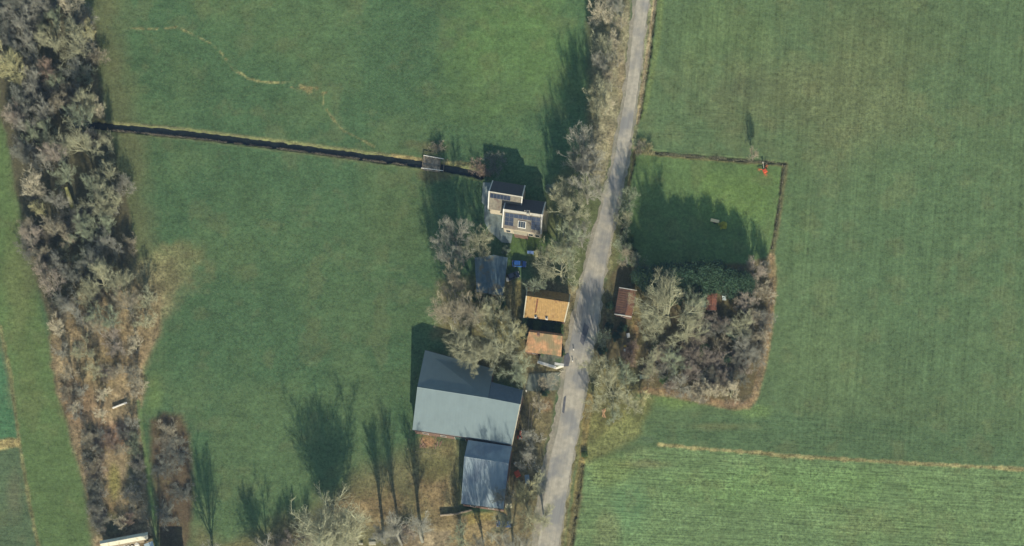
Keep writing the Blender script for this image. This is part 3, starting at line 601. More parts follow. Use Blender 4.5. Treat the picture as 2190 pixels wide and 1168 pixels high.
for a_ in [(1428, 660, 140, 24, 'khaki'), (1462, 712, 96, 16, 'khaki'), (1398, 706, 76, 15, 'khaki'), (1484, 655, 60, 14, 'olive'), (1395, 770, 60, 12, 'khaki'), (1440, 770, 60, 10, 'olive'), (1586, 692, 70, 10, 'khaki'), (1595, 640, 56, 10, 'pink'), (1610, 580, 56, 9, 'pink'), (1590, 745, 56, 9, 'grey'), (1520, 835, 44, 7, 'pale'), (1562, 840, 46, 7, 'pale'), (1455, 822, 46, 7, 'grey')]:
    tree(*a_, 'broad', 'the east garden')
for a_ in [(1400, 594, 70, 12, 'deep'), (1432, 592, 80, 13.5, 'deep'), (1464, 594, 80, 13.5, 'deep'), (1496, 592, 84, 13, 'deep'), (1530, 586, 72, 13, 'deep'), (1372, 588, 50, 8, 'deep'), (1384, 604, 44, 7, 'deep'), (1564, 602, 70, 13, 'deep'), (1592, 606, 60, 12, 'deep'), (1470, 612, 50, 9, 'green')]:
    tree(*a_, 'ever', 'the north garden edge')
for a_ in [(1286, 778, 70, 15, 'khaki'), (1302, 826, 80, 16, 'khaki'), (1332, 798, 60, 14, 'olive'), (1290, 720, 44, 9, 'olive'), (1272, 862, 54, 9, 'khaki'), (1342, 858, 54, 9, 'khaki'), (1310, 895, 40, 7, 'olive'), (1370, 850, 40, 7, 'straw')]:
    tree(*a_, 'broad', 'the roadside below the red roof')
for a_ in [(1152, 872, 46, 8, 'brown'), (1138, 945, 54, 9, 'grey'), (1128, 992, 52, 9, 'grey'), (1118, 1062, 60, 10, 'straw'), (1150, 1030, 56, 10, 'khaki'), (1085, 1065, 50, 13, 'brown'), (1130, 1110, 60, 11, 'khaki'), (1168, 820, 40, 7, 'brown'), (1066, 1130, 74, 22, 'khaki'), (1160, 1100, 60, 12, 'khaki')]:
    tree(*a_, 'broad', 'the strip between barns and road')
tree(698, 1124, 132, 24.5, 'khaki', 'fan', 'the bottom edge')
for a_ in [(810, 1138, 44, 21.5, 'grey'), (848, 1142, 40, 20.5, 'grey'), (892, 1134, 46, 21.5, 'grey')]: tree(*a_, 'slim', 'the bottom edge')
for a_ in [(446, 1205, 80, 20, 'grey'), (572, 1215, 120, 15, 'grey'), (985, 1142, 66, 12, 'olive'), (1030, 1195, 84, 26, 'grey'), (330, 1240, 90, 20, 'grey'), (640, 1180, 70, 12, 'pink'), (1092, 1175, 96, 28, 'grey')]: tree(*a_, 'broad', 'the bottom edge')
for a_ in [(845, 1150, 44, 4, 'grey'), (870, 1135, 36, 4, 'pink'), (620, 1160, 40, 4, 'pink'), (590, 1165, 34, 3, 'brown'), (660, 1165, 36, 4, 'pink'), (740, 1160, 40, 4, 'brown')]: shrub(*a_, 'the bottom edge')
tree(1609, 330, 26, 7.5, 'brown', 'broad', 'the pasture fence')
# east garden shrubs
PLOT = [(1400, 760), (1480, 700), (1540, 660), (1570, 590), (1640, 560), (1640, 700), (1625, 780), (1600, 850), (1540, 850), (1440, 835), (1380, 820)]
k = 0
while k < 62:
    x, y = random.uniform(1380, 1645), random.uniform(565, 860)
    if inside(x, y, PLOT) and not (1505 < x < 1560 and y < 680): shrub(x, y, random.uniform(22, 40), random.uniform(2.5, 5.5), random.choice(['pink', 'brown', 'dark', 'grey', 'pink', 'dark', 'pale']), 'the east garden thicket'); k += 1
for x, y, d, h, t in [(1500, 748, 40, 2.5, 'green'), (1405, 752, 26, 2, 'green'), (1146, 695, 34, 3.4, 'green'), (1172, 697, 36, 3.2, 'deep'), (1128, 694, 32, 4, 'deep'), (1196, 703, 28, 3.2, 'green'), (1120, 712, 30, 4.5, 'deep'), (1160, 690, 26, 2.6, 'deep'), (1304, 652, 22, 2.4, 'deep'), (1302, 700, 24, 2.6, 'deep'), (1288, 748, 24, 2.6, 'deep'), (1330, 700, 26, 2.4, 'deep'), (1318, 720, 22, 2.4, 'deep'),  # deep bushes just east of the lane are added to darken the shaded strip
                      (1430, 640, 30, 3, 'green'), (1480, 690, 30, 3, 'green'), (1250, 972, 16, 1.5, 'green'), (1165, 838, 22, 2, 'deep'), (1200, 757, 20, 1.5, 'green'), (1186, 764, 20, 1.5, 'green'), (1082, 535, 22, 2.5, 'sage'), (1040, 640, 36, 3, 'green'), (1070, 650, 30, 2.5, 'green'), (1016, 632, 26, 3, 'green'), (1420, 812, 22, 2, 'green'), (1555, 700, 20, 2, 'sage'), (1566, 688, 20, 2, 'sage'), (1560, 712, 18, 1.8, 'sage'), (1572, 722, 18, 1.8, 'sage'), (1546, 482, 19, 2.6, 'lime'), (1180, 405, 30, 1, 'sage'), (1048, 372, 10, 1.5, 'sage'), (1345, 510, 30, 3, 'green'), (1352, 540, 28, 3, 'green'), (1560, 770, 36, 4, 'deep'), (1452, 640, 24, 3, 'deep')]:  # low flat sage bush on the house lawn stands in for a pale green tarp
    shrub(x, y, d, h, t, 'the gardens', True)
for x, y, d, t in [(1022, 356, 30, 'red'), (1034, 366, 22, 'red'), (1060, 350, 40, 'dark'), (1366, 318, 24, 'brown'), (1386, 322, 22, 'straw'), (935, 312, 26, 'brown'), (1345, 770, 30, 'red'), (1352, 740, 26, 'red')]:
    shrub(x, y, d, 2.2, t, 'the field edges')
ORD = ['first', 'second', 'third', 'fourth', 'fifth', 'sixth', 'seventh', 'eighth', 'ninth', 'tenth', 'eleventh', 'twelfth', 'thirteenth', 'fourteenth', 'fifteenth', 'sixteenth', 'seventeenth', 'eighteenth', 'nineteenth', 'twentieth'] + ['%dth' % i for i in range(21, 90)]
ORD[20] = '21st'; ORD[21] = '22nd'; ORD[22] = '23rd'; ORD[30] = '31st'; ORD[31] = '32nd'; ORD[32] = '33rd'
buck = {}
for p_ in PLANTS: buck.setdefault((p_[1], p_[2], p_[3]), []).append(p_)
for (reg, tint, ty), ls in buck.items():
    ls.sort(key=lambda q_: q_[5])
    for i, q_ in enumerate(ls):
        lab = ('%s %s in %s' % (WORD[tint], ty, reg)) if len(ls) == 1 else ('%s %s in %s, %s from the top' % (WORD[tint], ty, reg, ORD[i]))
        if ty.startswith('bare tree') or 'such' not in lab: pass
        lab = lab.replace('in the verge', 'on the verge').replace('in the roadside', 'on the roadside').replace('in the north garden', 'on the north garden').replace('in the bottom edge', 'at the bottom edge').replace('in the strip', 'on the strip').replace('in the east verge', 'on the east verge').replace('in the field edges', 'at the field edges').replace('in the north edge', 'on the north edge').replace('in the west side', 'on the west side').replace('in the pasture fence', 'by the pasture fence')
        tag(q_[0], lab, 'tree' if 'tree' in ty or 'poplar' in ty else 'shrub', '%ss of %s' % (ty.split()[-1], reg))

# long low growth along lines: hedges, reeds (each line one thing)
def twig_line(name, pts, h, wd, n, tint, label, cat, kind=None, seed=1, lean=.35, r=.014):
    rg = np.random.default_rng(seed); wp = [W(*p) for p in pts]; ln = [0]
    for a_, b_ in zip(wp[:-1], wp[1:]): ln.append(ln[-1] + (b_ - a_).length)
    t = rg.uniform(0, ln[-1], n); X = np.interp(t, ln, [p.x for p in wp]) + rg.normal(size=n) * wd * .4; Y = np.interp(t, ln, [p.y for p in wp]) + rg.normal(size=n) * wd * .4
    cl = noise2(X, Y, 2.2, seed + 5)
    keep = cl > .3; X, Y, cl = X[keep], Y[keep], cl[keep]; n = len(X)
    P0 = np.stack([X, Y, np.full(n, -.25)], -1); D = unit(np.stack([rg.normal(size=n) * lean, rg.normal(size=n) * lean, np.ones(n)], -1)); L = h * rg.uniform(.4, 1.1, n) * (.5 + cl)
    me = mesh_np(name, [tubes(P0, D, L, np.full(n, r * 1.5), np.full(n, r * .6), rg.normal(size=(n, 3)) * .12 * h, 2, 3)], M_twig)
    o = bpy.data.objects.new(name, me); C.objects.link(o); setcol(o, tint, 1.2); tag(o, label, cat, None, kind); return o
twig_line('hedge_row', [(1362, 323), (1440, 331), (1560, 341), (1672, 351)], .6, .8, 4500, 'khaki', 'ragged brown low hedge along the north side of the fenced paddock', 'hedge', seed=3)
twig_line('hedge_row', [(1680, 355), (1668, 450), (1655, 530), (1650, 560)], .5, .7, 3500, 'khaki', 'low dry hedge running down the east side of the fenced paddock', 'hedge', seed=4)
twig_line('bank_grass', [(226, 260), (400, 276), (560, 296), (740, 319), (903, 341)], .35, .5, 7000, 'khaki', 'dry grass along the north bank of the ditch', None, 'stuff', 5)
twig_line('ditch_reeds', [(240, 279), (400, 295), (560, 314), (740, 337), (890, 356)], .5, .5, 5000, 'brown', 'thin brown reeds along the south edge of the ditch', None, 'stuff', 15)
twig_line('dry_grass', [(1418, 952), (1560, 965), (1900, 989), (2190, 1005), (2300, 1012)], .4, .7, 12000, 'straw', 'straw coloured grass margin above the crop field', None, 'stuff', 6)
twig_line('dry_grass', [(1648, 560), (1652, 640), (1642, 720), (1630, 780), (1612, 850), (1570, 868), (1500, 856), (1430, 842)], .5, 1.6, 12000, 'pale', 'pale dead grass rim round the east garden', None, 'stuff', 7)
twig_line('dry_grass', [(1402, 0), (1384, 130), (1364, 262)], .35, .6, 5000, 'pale', 'pale dry grass strip beside the narrow roadside ditch', None, 'stuff', 8)
twig_line('dry_grass', [(1258, 870), (1246, 960), (1236, 1040), (1218, 1168)], .4, 1.2, 6000, 'straw', 'dry yellow verge grass on the east side of the lane', None, 'stuff', 9)
# ---------------------------------------------------------------- buildings
M_white = mat('white_paint', (214, 214, 206), vary=.06, rough=.6); M_cream = mat('weathered_cream', (186, 182, 160), vary=.15)
M_brick = mat('red_brown_brick', (118, 96, 84), vary=.25, scale=3, second=(104, 84, 74)); M_glass = mat('window_glass', (40, 52, 60), vary=.1, rough=.12, spec=.6)
M_dark = mat('dark_metal', (56, 60, 64), vary=.2, rough=.6); M_wood = mat('weathered_wood', (140, 130, 112), vary=.3, scale=2.5)
M_plank = mat('pale_planks', (158, 148, 130), vary=.25, scale=3); M_door = mat('green_door', (58, 84, 72), vary=.1)
def lerp(a, b_, t): return a + (b_ - a) * t
def slab(mb, a, b_, c, d, th):
    "roof slope a-b eave, c-d ridge above b,a ; thickness downwards"
    a, b_, c, d = map(Vector, (a, b_, c, d)); n = (b_ - a).cross(c - b_).normalized()
    if n.z < 0: n = -n
    mb.hexa([p - n * th for p in (a, b_, c, d)], [a, b_, c, d])
def gable(name, label, group, eN, eS, ridge, he, hr, mroof, mwall, th=.16, inset=.35, parapet=None, cap=None, zN=None, zS=None, cat='building'):
    "eN/eS/ridge: two photo points each (left, right) at eave height he, ridge height hr"
    zN = he if zN is None else zN; zS = he if zS is None else zS
    N0, N1 = W(*eN[0], zN), W(*eN[1], zN); S0, S1 = W(*eS[0], zS), W(*eS[1], zS); R0, R1 = W(*ridge[0], hr), W(*ridge[1], hr)
    c = (N0 + N1 + S0 + S1) / 4; root = empty(name, (c.x, c.y, 0), label, cat, group)
    rf = MB(); slab(rf, S0, S1, R1, R0, th); r = rf.build('roof', mroof, root, True)
    rf2 = MB(); slab(rf2, N1, N0, R0 + Vector((0, 0, .004)), R1 + Vector((0, 0, .004)), th); r2 = rf2.build('roof', mroof, root, True)
    # walls: pulled in from the eaves
    def pull(p, q_, k): return p + (q_ - p).normalized() * k
    w = MB(); g = []
    for (n_, s_, rr, other) in ((N0, S0, R0, R1), (N1, S1, R1, R0)):
        ins = (other - rr).normalized() * inset
        nn = pull(n_, s_, inset) + ins; ss = pull(s_, n_, inset) + ins; g.append((nn, ss, rr + ins - Vector((0, 0, th + .25))))
    for (nn, ss, rr) in g:
        dn = (zN - .25); ds = (zS - .25)
    (n0, s0, r0), (n1, s1, r1) = g
    f = lambda p, z: (p.x, p.y, z)
    zn, zs = zN - .1 - th, zS - .1 - th
    w.v = [f(n0, -.1), f(s0, -.1), f(s0, zs), f(r0, r0.z), f(n0, zn), f(n1, -.1), f(s1, -.1), f(s1, zs), f(r1, r1.z), f(n1, zn)]
    w.f = [(0, 1, 2, 3, 4), (9, 8, 7, 6, 5), (1, 6, 7, 2), (0, 4, 9, 5), (2, 7, 8, 3), (3, 8, 9, 4)]
    w.build('wall', mwall, root, True)
    if parapet:
        for (n_, s_, rr, other) in ((N0, S0, R0, R1), (N1, S1, R1, R0)):
            o_ = (other - rr).normalized() * parapet[1]; u = Vector((0, 0, .16)); mb = MB()
            for a_, b_ in ((s_, rr), (rr, n_)):
                mb.hexa([a_ - Vector((0, 0, .25)), a_ + o_ - Vector((0, 0, .25)), b_ + o_ - Vector((0, 0, .25)), b_ - Vector((0, 0, .25))], [a_ + u, a_ + o_ + u, b_ + o_ + u, b_ + u])
            mb.build('gable_coping', parapet[0], root, True)
    if cap:
        dS = (S0 - R0).normalized() * cap[1]; dN = (N0 - R0).normalized() * cap[2]; u = Vector((0, 0, .05)); mb = MB()
        slab(mb, R0 + dS + u, R1 + dS + u, R1 + u * 1.6, R0 + u * 1.6, .045); slab(mb, R1 + dN + u, R0 + dN + u, R0 + u * 1.5, R1 + u * 1.5, .045)
        mb.build('ridge_cap', cap[0], root, True)
    return root, (N0, N1, S0, S1, R0, R1), r
def on_slope(R0, R1, S0, S1, u, v, lift=.0):
    "u along ridge, v from ridge to eave"
    p = lerp(lerp(R0, R1, u), lerp(S0, S1, u), v); n = (R1 - R0).cross(S0 - R0).normalized()
    if n.z < 0: n = -n
    return p + n * lift
def slope_panel(mb, q_, u0, u1, v0, v1, l0, l1):
    R0, R1, S0, S1 = q_
    f = lambda l: [on_slope(R0, R1, S0, S1, u, v, l) for u, v in ((u0, v1), (u1, v1), (u1, v0), (u0, v0))]
    mb.hexa(f(l0), f(l1))
def wall_window(root, a, b_, t, z, wd, ht, m_frame=None, name='window', mglass=None):
    "a,b wall foot points (world); window set proud of the wall"
    a, b_ = Vector((a.x, a.y, 0)), Vector((b_.x, b_.y, 0)); d = (b_ - a).normalized(); n = Vector((d.y, -d.x, 0)); c = lerp(a, b_, t)
    def bx(mb, x0, x1, z0, z1, y0, y1):
        mb.hexa([c + d * x0 + n * y1 + Vector((0, 0, z0)), c + d * x1 + n * y1 + Vector((0, 0, z0)), c + d * x1 + n * y0 + Vector((0, 0, z0)), c + d * x0 + n * y0 + Vector((0, 0, z0))],
                [c + d * x0 + n * y1 + Vector((0, 0, z1)), c + d * x1 + n * y1 + Vector((0, 0, z1)), c + d * x1 + n * y0 + Vector((0, 0, z1)), c + d * x0 + n * y0 + Vector((0, 0, z1))])
    mb = MB(); bx(mb, -wd / 2, wd / 2, z, z + ht, -.02, .03); o = mb.build(name, mglass or M_glass, root, True)
    fr = MB(); k = .08
    bx(fr, -wd / 2 - k, -wd / 2, z - k, z + ht + k, -.02, .06); bx(fr, wd / 2, wd / 2 + k, z - k, z + ht + k, -.02, .06)
    bx(fr, -wd / 2, wd / 2, z + ht, z + ht + k, -.02, .06); bx(fr, -wd / 2, wd / 2, z - k, z, -.02, .06)
    me_o = fr.build('frame', m_frame or M_white, None); me_o.parent = o; me_o.matrix_parent_inverse = Matrix.Identity(4)
    return o
GA = 8.0   # general lay of the farm buildings, degrees clockwise
M_rg = mat('grey_barn_sheeting', (144, 167, 170), streak=(-8, 1.3, 30, .06), lit=1.75, rough=.62, vary=.035, scale=.35, rib=(GA, .9, .16, .03), spec=.35)
M_rg2 = mat('blue_grey_barn_sheeting', (174, 194, 202), streak=(-8, .9, 12, .1), lit=1.65, rough=.6, vary=.08, scale=.5, rib=(GA, .9, .35, .04), second=(150, 168, 182), sec_scale=.22)
BG = 'farm buildings along the lane'
# big barn, western bay and eastern bay share one long south slope
root, q_, r = gable('barn', 'large barn with pale grey sheet roof and dark north slope, biggest building of the farm', BG,
    [(909, 749), (1055, 789)], [(882, 919), (1041, 942)], [(892.5, 828), (1044, 851.5)], 5.0, 10.8, M_rg, M_brick, cap=(M_rg, .25, .2))
N0, N1, S0, S1, R0, R1 = q_
# eastern bay with its lower north eave
R2 = W(1112, 864.5, 10.8); S2 = W(1094, 952, 5.0); Nb0, Nb1 = W(1051, 817, 7.6), W(1118, 834, 7.2)
mb = MB(); slab(mb, S1, S2, R2, R1, .16); mb.build('roof', M_rg, root, True)
mb = MB(); slab(mb, Nb1, Nb0, lerp(R1, R2, .004) - Vector((0, 0, .1)), R2 - Vector((0, 0, .1)), .16); mb.build('roof', mat('old_dark_sheeting', (120, 138, 150), lit=1.5, vary=.1, rib=(GA, .9, .3, .04)), root, True)
mb = MB(); f = lambda p, z: (p.x, p.y, z)
i1, i2 = Vector((-.35, 0, 0)), Vector((0, .4, 0))
a_, b_, c_, d_ = S1 + i2, S2 + i1 + i2, Nb1 + i1 - i2, Nb0 - i2; rr0, rr2 = R1, R2 + i1
mb.v = [f(a_, -.1), f(b_, -.1), f(c_, -.1), f(d_, -.1), f(a_, 4.7), f(b_, 4.7), f(c_, 6.85), f(d_, 7.2), f(rr0, 10.3), f(rr2, 10.3)]
mb.f = [(0, 1, 5, 4), (2, 3, 7, 6), (1, 2, 6, 9, 5), (3, 0, 4, 8, 7), (4, 5, 9, 8), (8, 9, 6, 7)]; mb.build('wall', M_brick, root, True)
mb = MB(); u = Vector((0, 0, .08))
for p, q2 in ((Nb1, R2), (R2, S2)): mb.hexa([p + Vector((.02, 0, -.2)), p + Vector((.22, 0, -.2)), q2 + Vector((.22, 0, -.2)), q2 + Vector((.02, 0, -.2))], [p + Vector((.02, 0, .08)), p + Vector((.22, 0, .08)), q2 + Vector((.22, 0, .08)), q2 + Vector((.02, 0, .08))])
mb.build('verge_trim', M_cream, root, True)
mb = MB(); mb.tube(S0 + Vector((0, -.08, -.12)), S2 + Vector((0, -.08, -.12)), .09); mb.build('gutter', M_dark, root, True)
mb = MB(); mb.tube(N0 + Vector((0, .08, -.12)), N1 + Vector((0, .08, -.12)), .09); mb.build('gutter', M_dark, root, True)
for t in (.12, .3): wall_window(root, S0 + i2, S2 + i2, t, 1.2, 1.6, 1.0)
wall_window(root, S0 + i2, S2 + i2, .47, .0, 3.2, 3.4, name='door', mglass=M_door)
for t in (.25, .7): wall_window(root, b_, c_, t, 1.3, 1.4, 1.0)
wall_window(root, N0 + Vector((.4, -.3, 0)), S0 + Vector((.4, .3, 0)), .5, .0, 3.4, 3.6, name='door', mglass=M_door)
# lower barn
root, q_, r = gable('barn', 'smaller barn with blotched blue grey sheet roof just south of the big barn', BG,
    [(1001, 941), (1095, 955)], [(986, 1077), (1077, 1089)], [(993, 976.5), (1088, 991)], 5.0, 8.2, M_rg2, M_brick, zN=5.6, zS=4.2, cap=(M_rg2, .25, .2))
N0, N1, S0, S1, R0, R1 = q_
mb = MB(); mb.tube(S0 + Vector((0, -.08, -.12)), S1 + Vector((0, -.08, -.12)), .09); mb.build('gutter', M_dark, root, True)
for t in (.25, .7): wall_window(root, S0 + Vector((.35, .33, 0)), S1 + Vector((-.35, .33, 0)), t, 1.2, 1.5, 1.0)
wall_window(root, S1 + Vector((-.35, .4, 0)), N1 + Vector((-.35, -.4, 0)), .4, .0, 2.8, 3.0, name='door', mglass=M_door)
# orange tiled roofs by the lane
M_tileo = mat('ochre_roof_tiles', (200, 164, 102), streak=(-8, .7, 5, .12), lit=1.75, rough=.8, vary=.16, scale=1.4, rib=(GA, .55, .6, .08), second=(150, 112, 76), sec_scale=.5, sec_pos=(.56, .68))
M_tiler = mat('orange_red_roof_tiles', (204, 160, 118), streak=(-8, .6, 5, .15), lit=1.5, rough=.85, vary=.25, scale=1.5, rib=(GA, .55, .6, .08), second=(152, 140, 104), sec_scale=.35, sec_pos=(.45, .6))
M_tileb = mat('red_brown_roof_tiles', (134, 98, 76), lit=1.0, rough=.85, vary=.22, scale=1.3, rib=(98, .55, .6, .08), second=(114, 84, 74), sec_scale=.6)
root, q_, r = gable('farmhouse', 'low house with bright ochre tiled roof west of the lane', BG,
    [(1126, 615), (1220, 629)], [(1119, 679), (1208, 689)], [(1125, 633), (1218, 647)], 3.0, 7.4, M_tileo, M_brick, parapet=(M_cream, .3), cap=(M_tileo, .3, .3), zN=3.2)
N0, N1, S0, S1, R0, R1 = q_
for i, t in enumerate((.30, .56)):
    p = on_slope(R0, R1, S0, S1, t, .93, .0); mb = MB(); mb.box((p.x, p.y, p.z + .25), (.7, .7, 1.1), math.radians(-GA)); c_ = mb.build('chimney', M_white, root, True)
    mb = MB(); mb.box((p.x, p.y, p.z + .86), (.45, .45, .12), math.radians(-GA)); k_ = mb.build('chimney_pot', M_dark, None); k_.parent = c_; k_.matrix_parent_inverse = Matrix.Identity(4)
for t in (.2, .45, .75): wall_window(root, S0 + Vector((.35, .33, 0)), S1 + Vector((-.35, .33, 0)), t, .9, 1.2, 1.2)
wall_window(root, S1 + Vector((-.35, .4, 0)), N1 + Vector((-.35, -.4, 0)), .5, 1.0, 1.2, 1.3)
mb = MB(); slope_panel(mb, (R0, R1, S0, S1), .255, .29, .04, .75, .02, .06); mb.build('rust_strip', mat('rust_stained_tile', (140, 92, 60), lit=1.75, vary=.3), root, True)
root, q_, r = gable('cottage', 'small cottage with mossy orange tiled roof, half under bare branches west of the lane', BG,
    [(1133, 705), (1204, 714)], [(1122, 752), (1200, 764)], [(1131, 710), (1203, 719)], 2.6, 5.6, M_tiler, M_brick, cap=(M_tiler, .25, .25), zN=4.0)
N0, N1, S0, S1, R0, R1 = q_
p = on_slope(R0, R1, S0, S1, .3, .08, 0); mb = MB(); mb.box((p.x, p.y, p.z + .3), (.7, .9, 1.3), math.radians(-GA)); mb.build('chimney', M_brick, root, True)
for t in (.25, .7): wall_window(root, S0 + Vector((.35, .33, 0)), S1 + Vector((-.35, .33, 0)), t, .9, 1.1, 1.1)
# flat annex with white fascia
M_felt = mat('grey_green_roof_felt', (116, 118, 98), vary=.3, scale=1.1, second=(86, 108, 72), sec_scale=.5)
root = empty('flat_annex', W(1178, 770), 'flat mossy annex roof edged with bright white fascia boards south of the orange roofed cottage', 'annex', BG)
pts = [(1150, 773), (1189, 785), (1206, 780), (1205, 764), (1158, 755)]; h = 2.7
poly = [tuple(W(x, y, h).to_2d()) for x, y in pts]
mb = MB(); mb.prism(poly, h - .2, h); mb.build('roof', M_felt, root, True)
cx = sum(p[0] for p in poly) / 5; cy = sum(p[1] for p in poly) / 5
mb = MB(); mb.prism([(cx + (x - cx) * .93, cy + (y - cy) * .9) for x, y in poly], -.1, h - .21); mb.build('wall', M_white, root, True)
for (a_, b_) in ((pts[0], pts[1]), ((1186, 777), pts[2])):
    A_, B_ = W(*a_, h), W(*b_, h); d = (B_ - A_).normalized(); n = Vector((d.y, -d.x, 0)) * .5; z = Vector((0, 0, .1))
    mb = MB(); mb.hexa([A_ - z * 3 + n, B_ - z * 3 + n, B_ - z * 3 - n * .5, A_ - z * 3 - n * .5], [A_ + z + n, B_ + z + n, B_ + z - n * .5, A_ + z - n * .5]); mb.build('fascia', M_white, root, True)
# red roof shed east of the lane
def gable_ns(name, label, NW, NE, SE, SW, RN, RS, he, hr, mroof, mwall, cope, zE=None, group=BG):
    zE = he if zE is None else zE
    a, b_, c_, d_, r0, r1 = W(*NW, he), W(*NE, zE), W(*SE, zE), W(*SW, he), W(*RN, hr), W(*RS, hr)
    root = empty(name, Vector(((a.x + c_.x) / 2, (a.y + c_.y) / 2, 0)), label, 'building' if 'shed' not in name else 'shed', group)
    mb = MB(); slab(mb, a, d_, r1, r0, .14); mb.build('roof', mroof, root, True)
    mb = MB(); slab(mb, c_, b_, r0 + Vector((0, 0, .004)), r1 + Vector((0, 0, .004)), .14); mb.build('roof', mroof, root, True)
    ii = Vector((.25, 0, 0)); jj = Vector((0, .25, 0)); f = lambda p, z: (p.x, p.y, z)
    A_, B_, C_, D_ = a + ii - jj, b_ - ii - jj, c_ - ii + jj, d_ + ii + jj; q0, q1 = r0 - jj, r1 + jj
    mb = MB(); mb.v = [f(A_, -.1), f(B_, -.1), f(C_, -.1), f(D_, -.1), f(A_, he - .3), f(B_, zE - .3), f(C_, zE - .3), f(D_, he - .3), f(q0, hr - .4), f(q1, hr - .4)]
    mb.f = [(1, 0, 4, 8, 5), (3, 2, 6, 9, 7), (0, 3, 7, 4), (2, 1, 5, 6), (4, 7, 9, 8), (5, 8, 9, 6)]; mb.build('wall', mwall, root, True)
    if cope:
        for (l, r_, e, s) in ((a, b_, r0, 1), (d_, c_, r1, -1)):
            o_ = Vector((0, -.22 * s, 0)); mb = MB()
            for p, q2 in ((l, e), (e, r_)): mb.hexa([p - Vector((0, 0, .2)), p + o_ - Vector((0, 0, .2)), q2 + o_ - Vector((0, 0, .2)), q2 - Vector((0, 0, .2))], [p + Vector((0, 0, .13)), p + o_ + Vector((0, 0, .13)), q2 + o_ + Vector((0, 0, .13)), q2 + Vector((0, 0, .13))])
            mb.build('gable_coping', cope, root, True)
    wall_window(root, D_, C_, .5, .9, 1.1, 1.1); wall_window(root, C_, B_, .3, .0, 1.1, 2.1, name='door', mglass=M_door); wall_window(root, C_, B_, .7, .9, 1.2, 1.0)
    return root
gable_ns('small_house', 'narrow house with red brown roof and white gable edges east of the lane', (1324, 614.5), (1361.5, 620.5), (1351, 678.5), (1314, 672.5), (1349, 618.5), (1337, 676), 2.8, 5.6, M_tileb, M_brick, M_white)
gable_ns('garden_shed', 'rusty roofed shed among the conifers and thicket of the east garden', (1512, 626), (1534, 628), (1532, 664), (1510, 662), (1524, 627), (1522, 663), 2.2, 3.3, mat('rusty_sheeting', (142, 96, 78), vary=.4, scale=2, second=(90, 74, 66)), M_wood, None)
root = empty('lean_to', W(1490, 648), 'low flat grey lean-to roof just left of the rusty shed', 'lean-to')
mb = MB(); poly = [tuple(W(x, y, 2.2).to_2d()) for x, y in ((1470, 654), (1509, 657), (1510, 646), (1471, 643))]; mb.prism(poly, 2.05, 2.2); mb.build('roof', mat('pale_green_felt', (124, 142, 130), vary=.15), root, True)
mb = MB()
for x, y in poly: mb.tube((x, y, -.1), (x, y, 2.05), .07)
mb.build('post', M_wood, root, True)
# garage with patchy blue grey roof
M_gar = mat('blue_grey_garage_roof', (98, 122, 134), lit=1.2, vary=.15, scale=.8, rib=(98, .8, .3, .04), second=(120, 118, 104), sec_scale=.3, sec_pos=(.55, .66))
root, q_, r = gable('garage', 'long low garage with patchy blue grey roof beside the parked cars', BG,
    [(1015, 551), (1019, 624)], [(1086, 551), (1076, 632)], [(1056, 545), (1046, 628)], 2.6, 4.2, M_gar, M_wood)
# houses with solar panels
M_roofd = mat('dark_slate_tiles', (96, 98, 104), lit=1.9, vary=.12, scale=1.5, rough=.75, rib=(GA, .5, .4, .05)); M_tileg = mat('beige_roof_tiles', (150, 146, 130), lit=1.6, vary=.2, scale=1.6, rib=(GA, .5, .4, .05), second=(128, 116, 106), sec_scale=.5)
M_solar = mat('solar_glass', (58, 70, 92), lit=1.7, rough=.15, vary=.12, scale=.8, spec=.5); M_solfr = mat('panel_frame', (112, 122, 136), lit=1.7, rough=.4, vary=.05)
M_zinc = mat('pale_ridge_zinc', (196, 194, 182), lit=1.3, vary=.1)
M_render = mat('whitewashed_wall', (182, 174, 154), vary=.1, scale=1)
HG = 'white gabled houses with solar panels'
def panels(root, q_, cells):
    for (u0, u1, v0, v1) in cells:
        mb = MB(); slope_panel(mb, q_, u0 + .002, u1 - .002, v0 + .004, v1 - .004, .05, .1); p = mb.build('solar_panel', M_solar, root, True)
        fr = MB(); ku, kv = .003, .008
        for a_ in ((u0 + .002, u1 - .002, v0 + .004, v0 + .004 + kv), (u0 + .002, u1 - .002, v1 - .004 - kv, v1 - .004), (u0 + .002, u0 + .002 + ku, v0 + .012, v1 - .012), (u1 - .002 - ku, u1 - .002, v0 + .012, v1 - .012)):
            slope_panel(fr, q_, *a_, .101, .112)
        f_ = fr.build('frame', M_solfr, None); f_.parent = p; f_.matrix_parent_inverse = Matrix.Identity(4)
root, q6, r = gable('house', 'front house with white gables, skylight dormer and solar panels round it', HG,
    [(1082, 421), (1168, 432)], [(1073, 487), (1158, 501)], [(1076, 447), (1160.5, 459.4)], 4.6, 8.8, M_tileg, M_render, parapet=(M_white, .32), cap=(M_zinc, .75, .1))
N0, N1, S0, S1, R0, R1 = q6; q_ = (R0, R1, S0, S1)
for o in root.children:
    if o.name.startswith('roof') and o.matrix_world is not None: pass
c8 = [(.06 + i * .112, .06 + (i + 1) * .112, .17, .38) for i in range(8)] + [(.06 + i * .112, .06 + (i + 1) * .112, v, v + .215) for i in (0, 1, 6, 7) for v in (.39, .61)]
panels(root, q_, c8)
mb = MB(); p = on_slope(*q_, .64, .05, 0); mb.box((p.x, p.y, p.z + .45), (.9, 1.1, 1.6), math.radians(-GA)); ch = mb.build('chimney', M_zinc, root, True)
mb = MB(); mb.box((p.x, p.y, p.z + 1.3), (.5, .6, .12), math.radians(-GA)); k_ = mb.build('chimney_pot', M_dark, None); k_.parent = ch; k_.matrix_parent_inverse = Matrix.Identity(4)
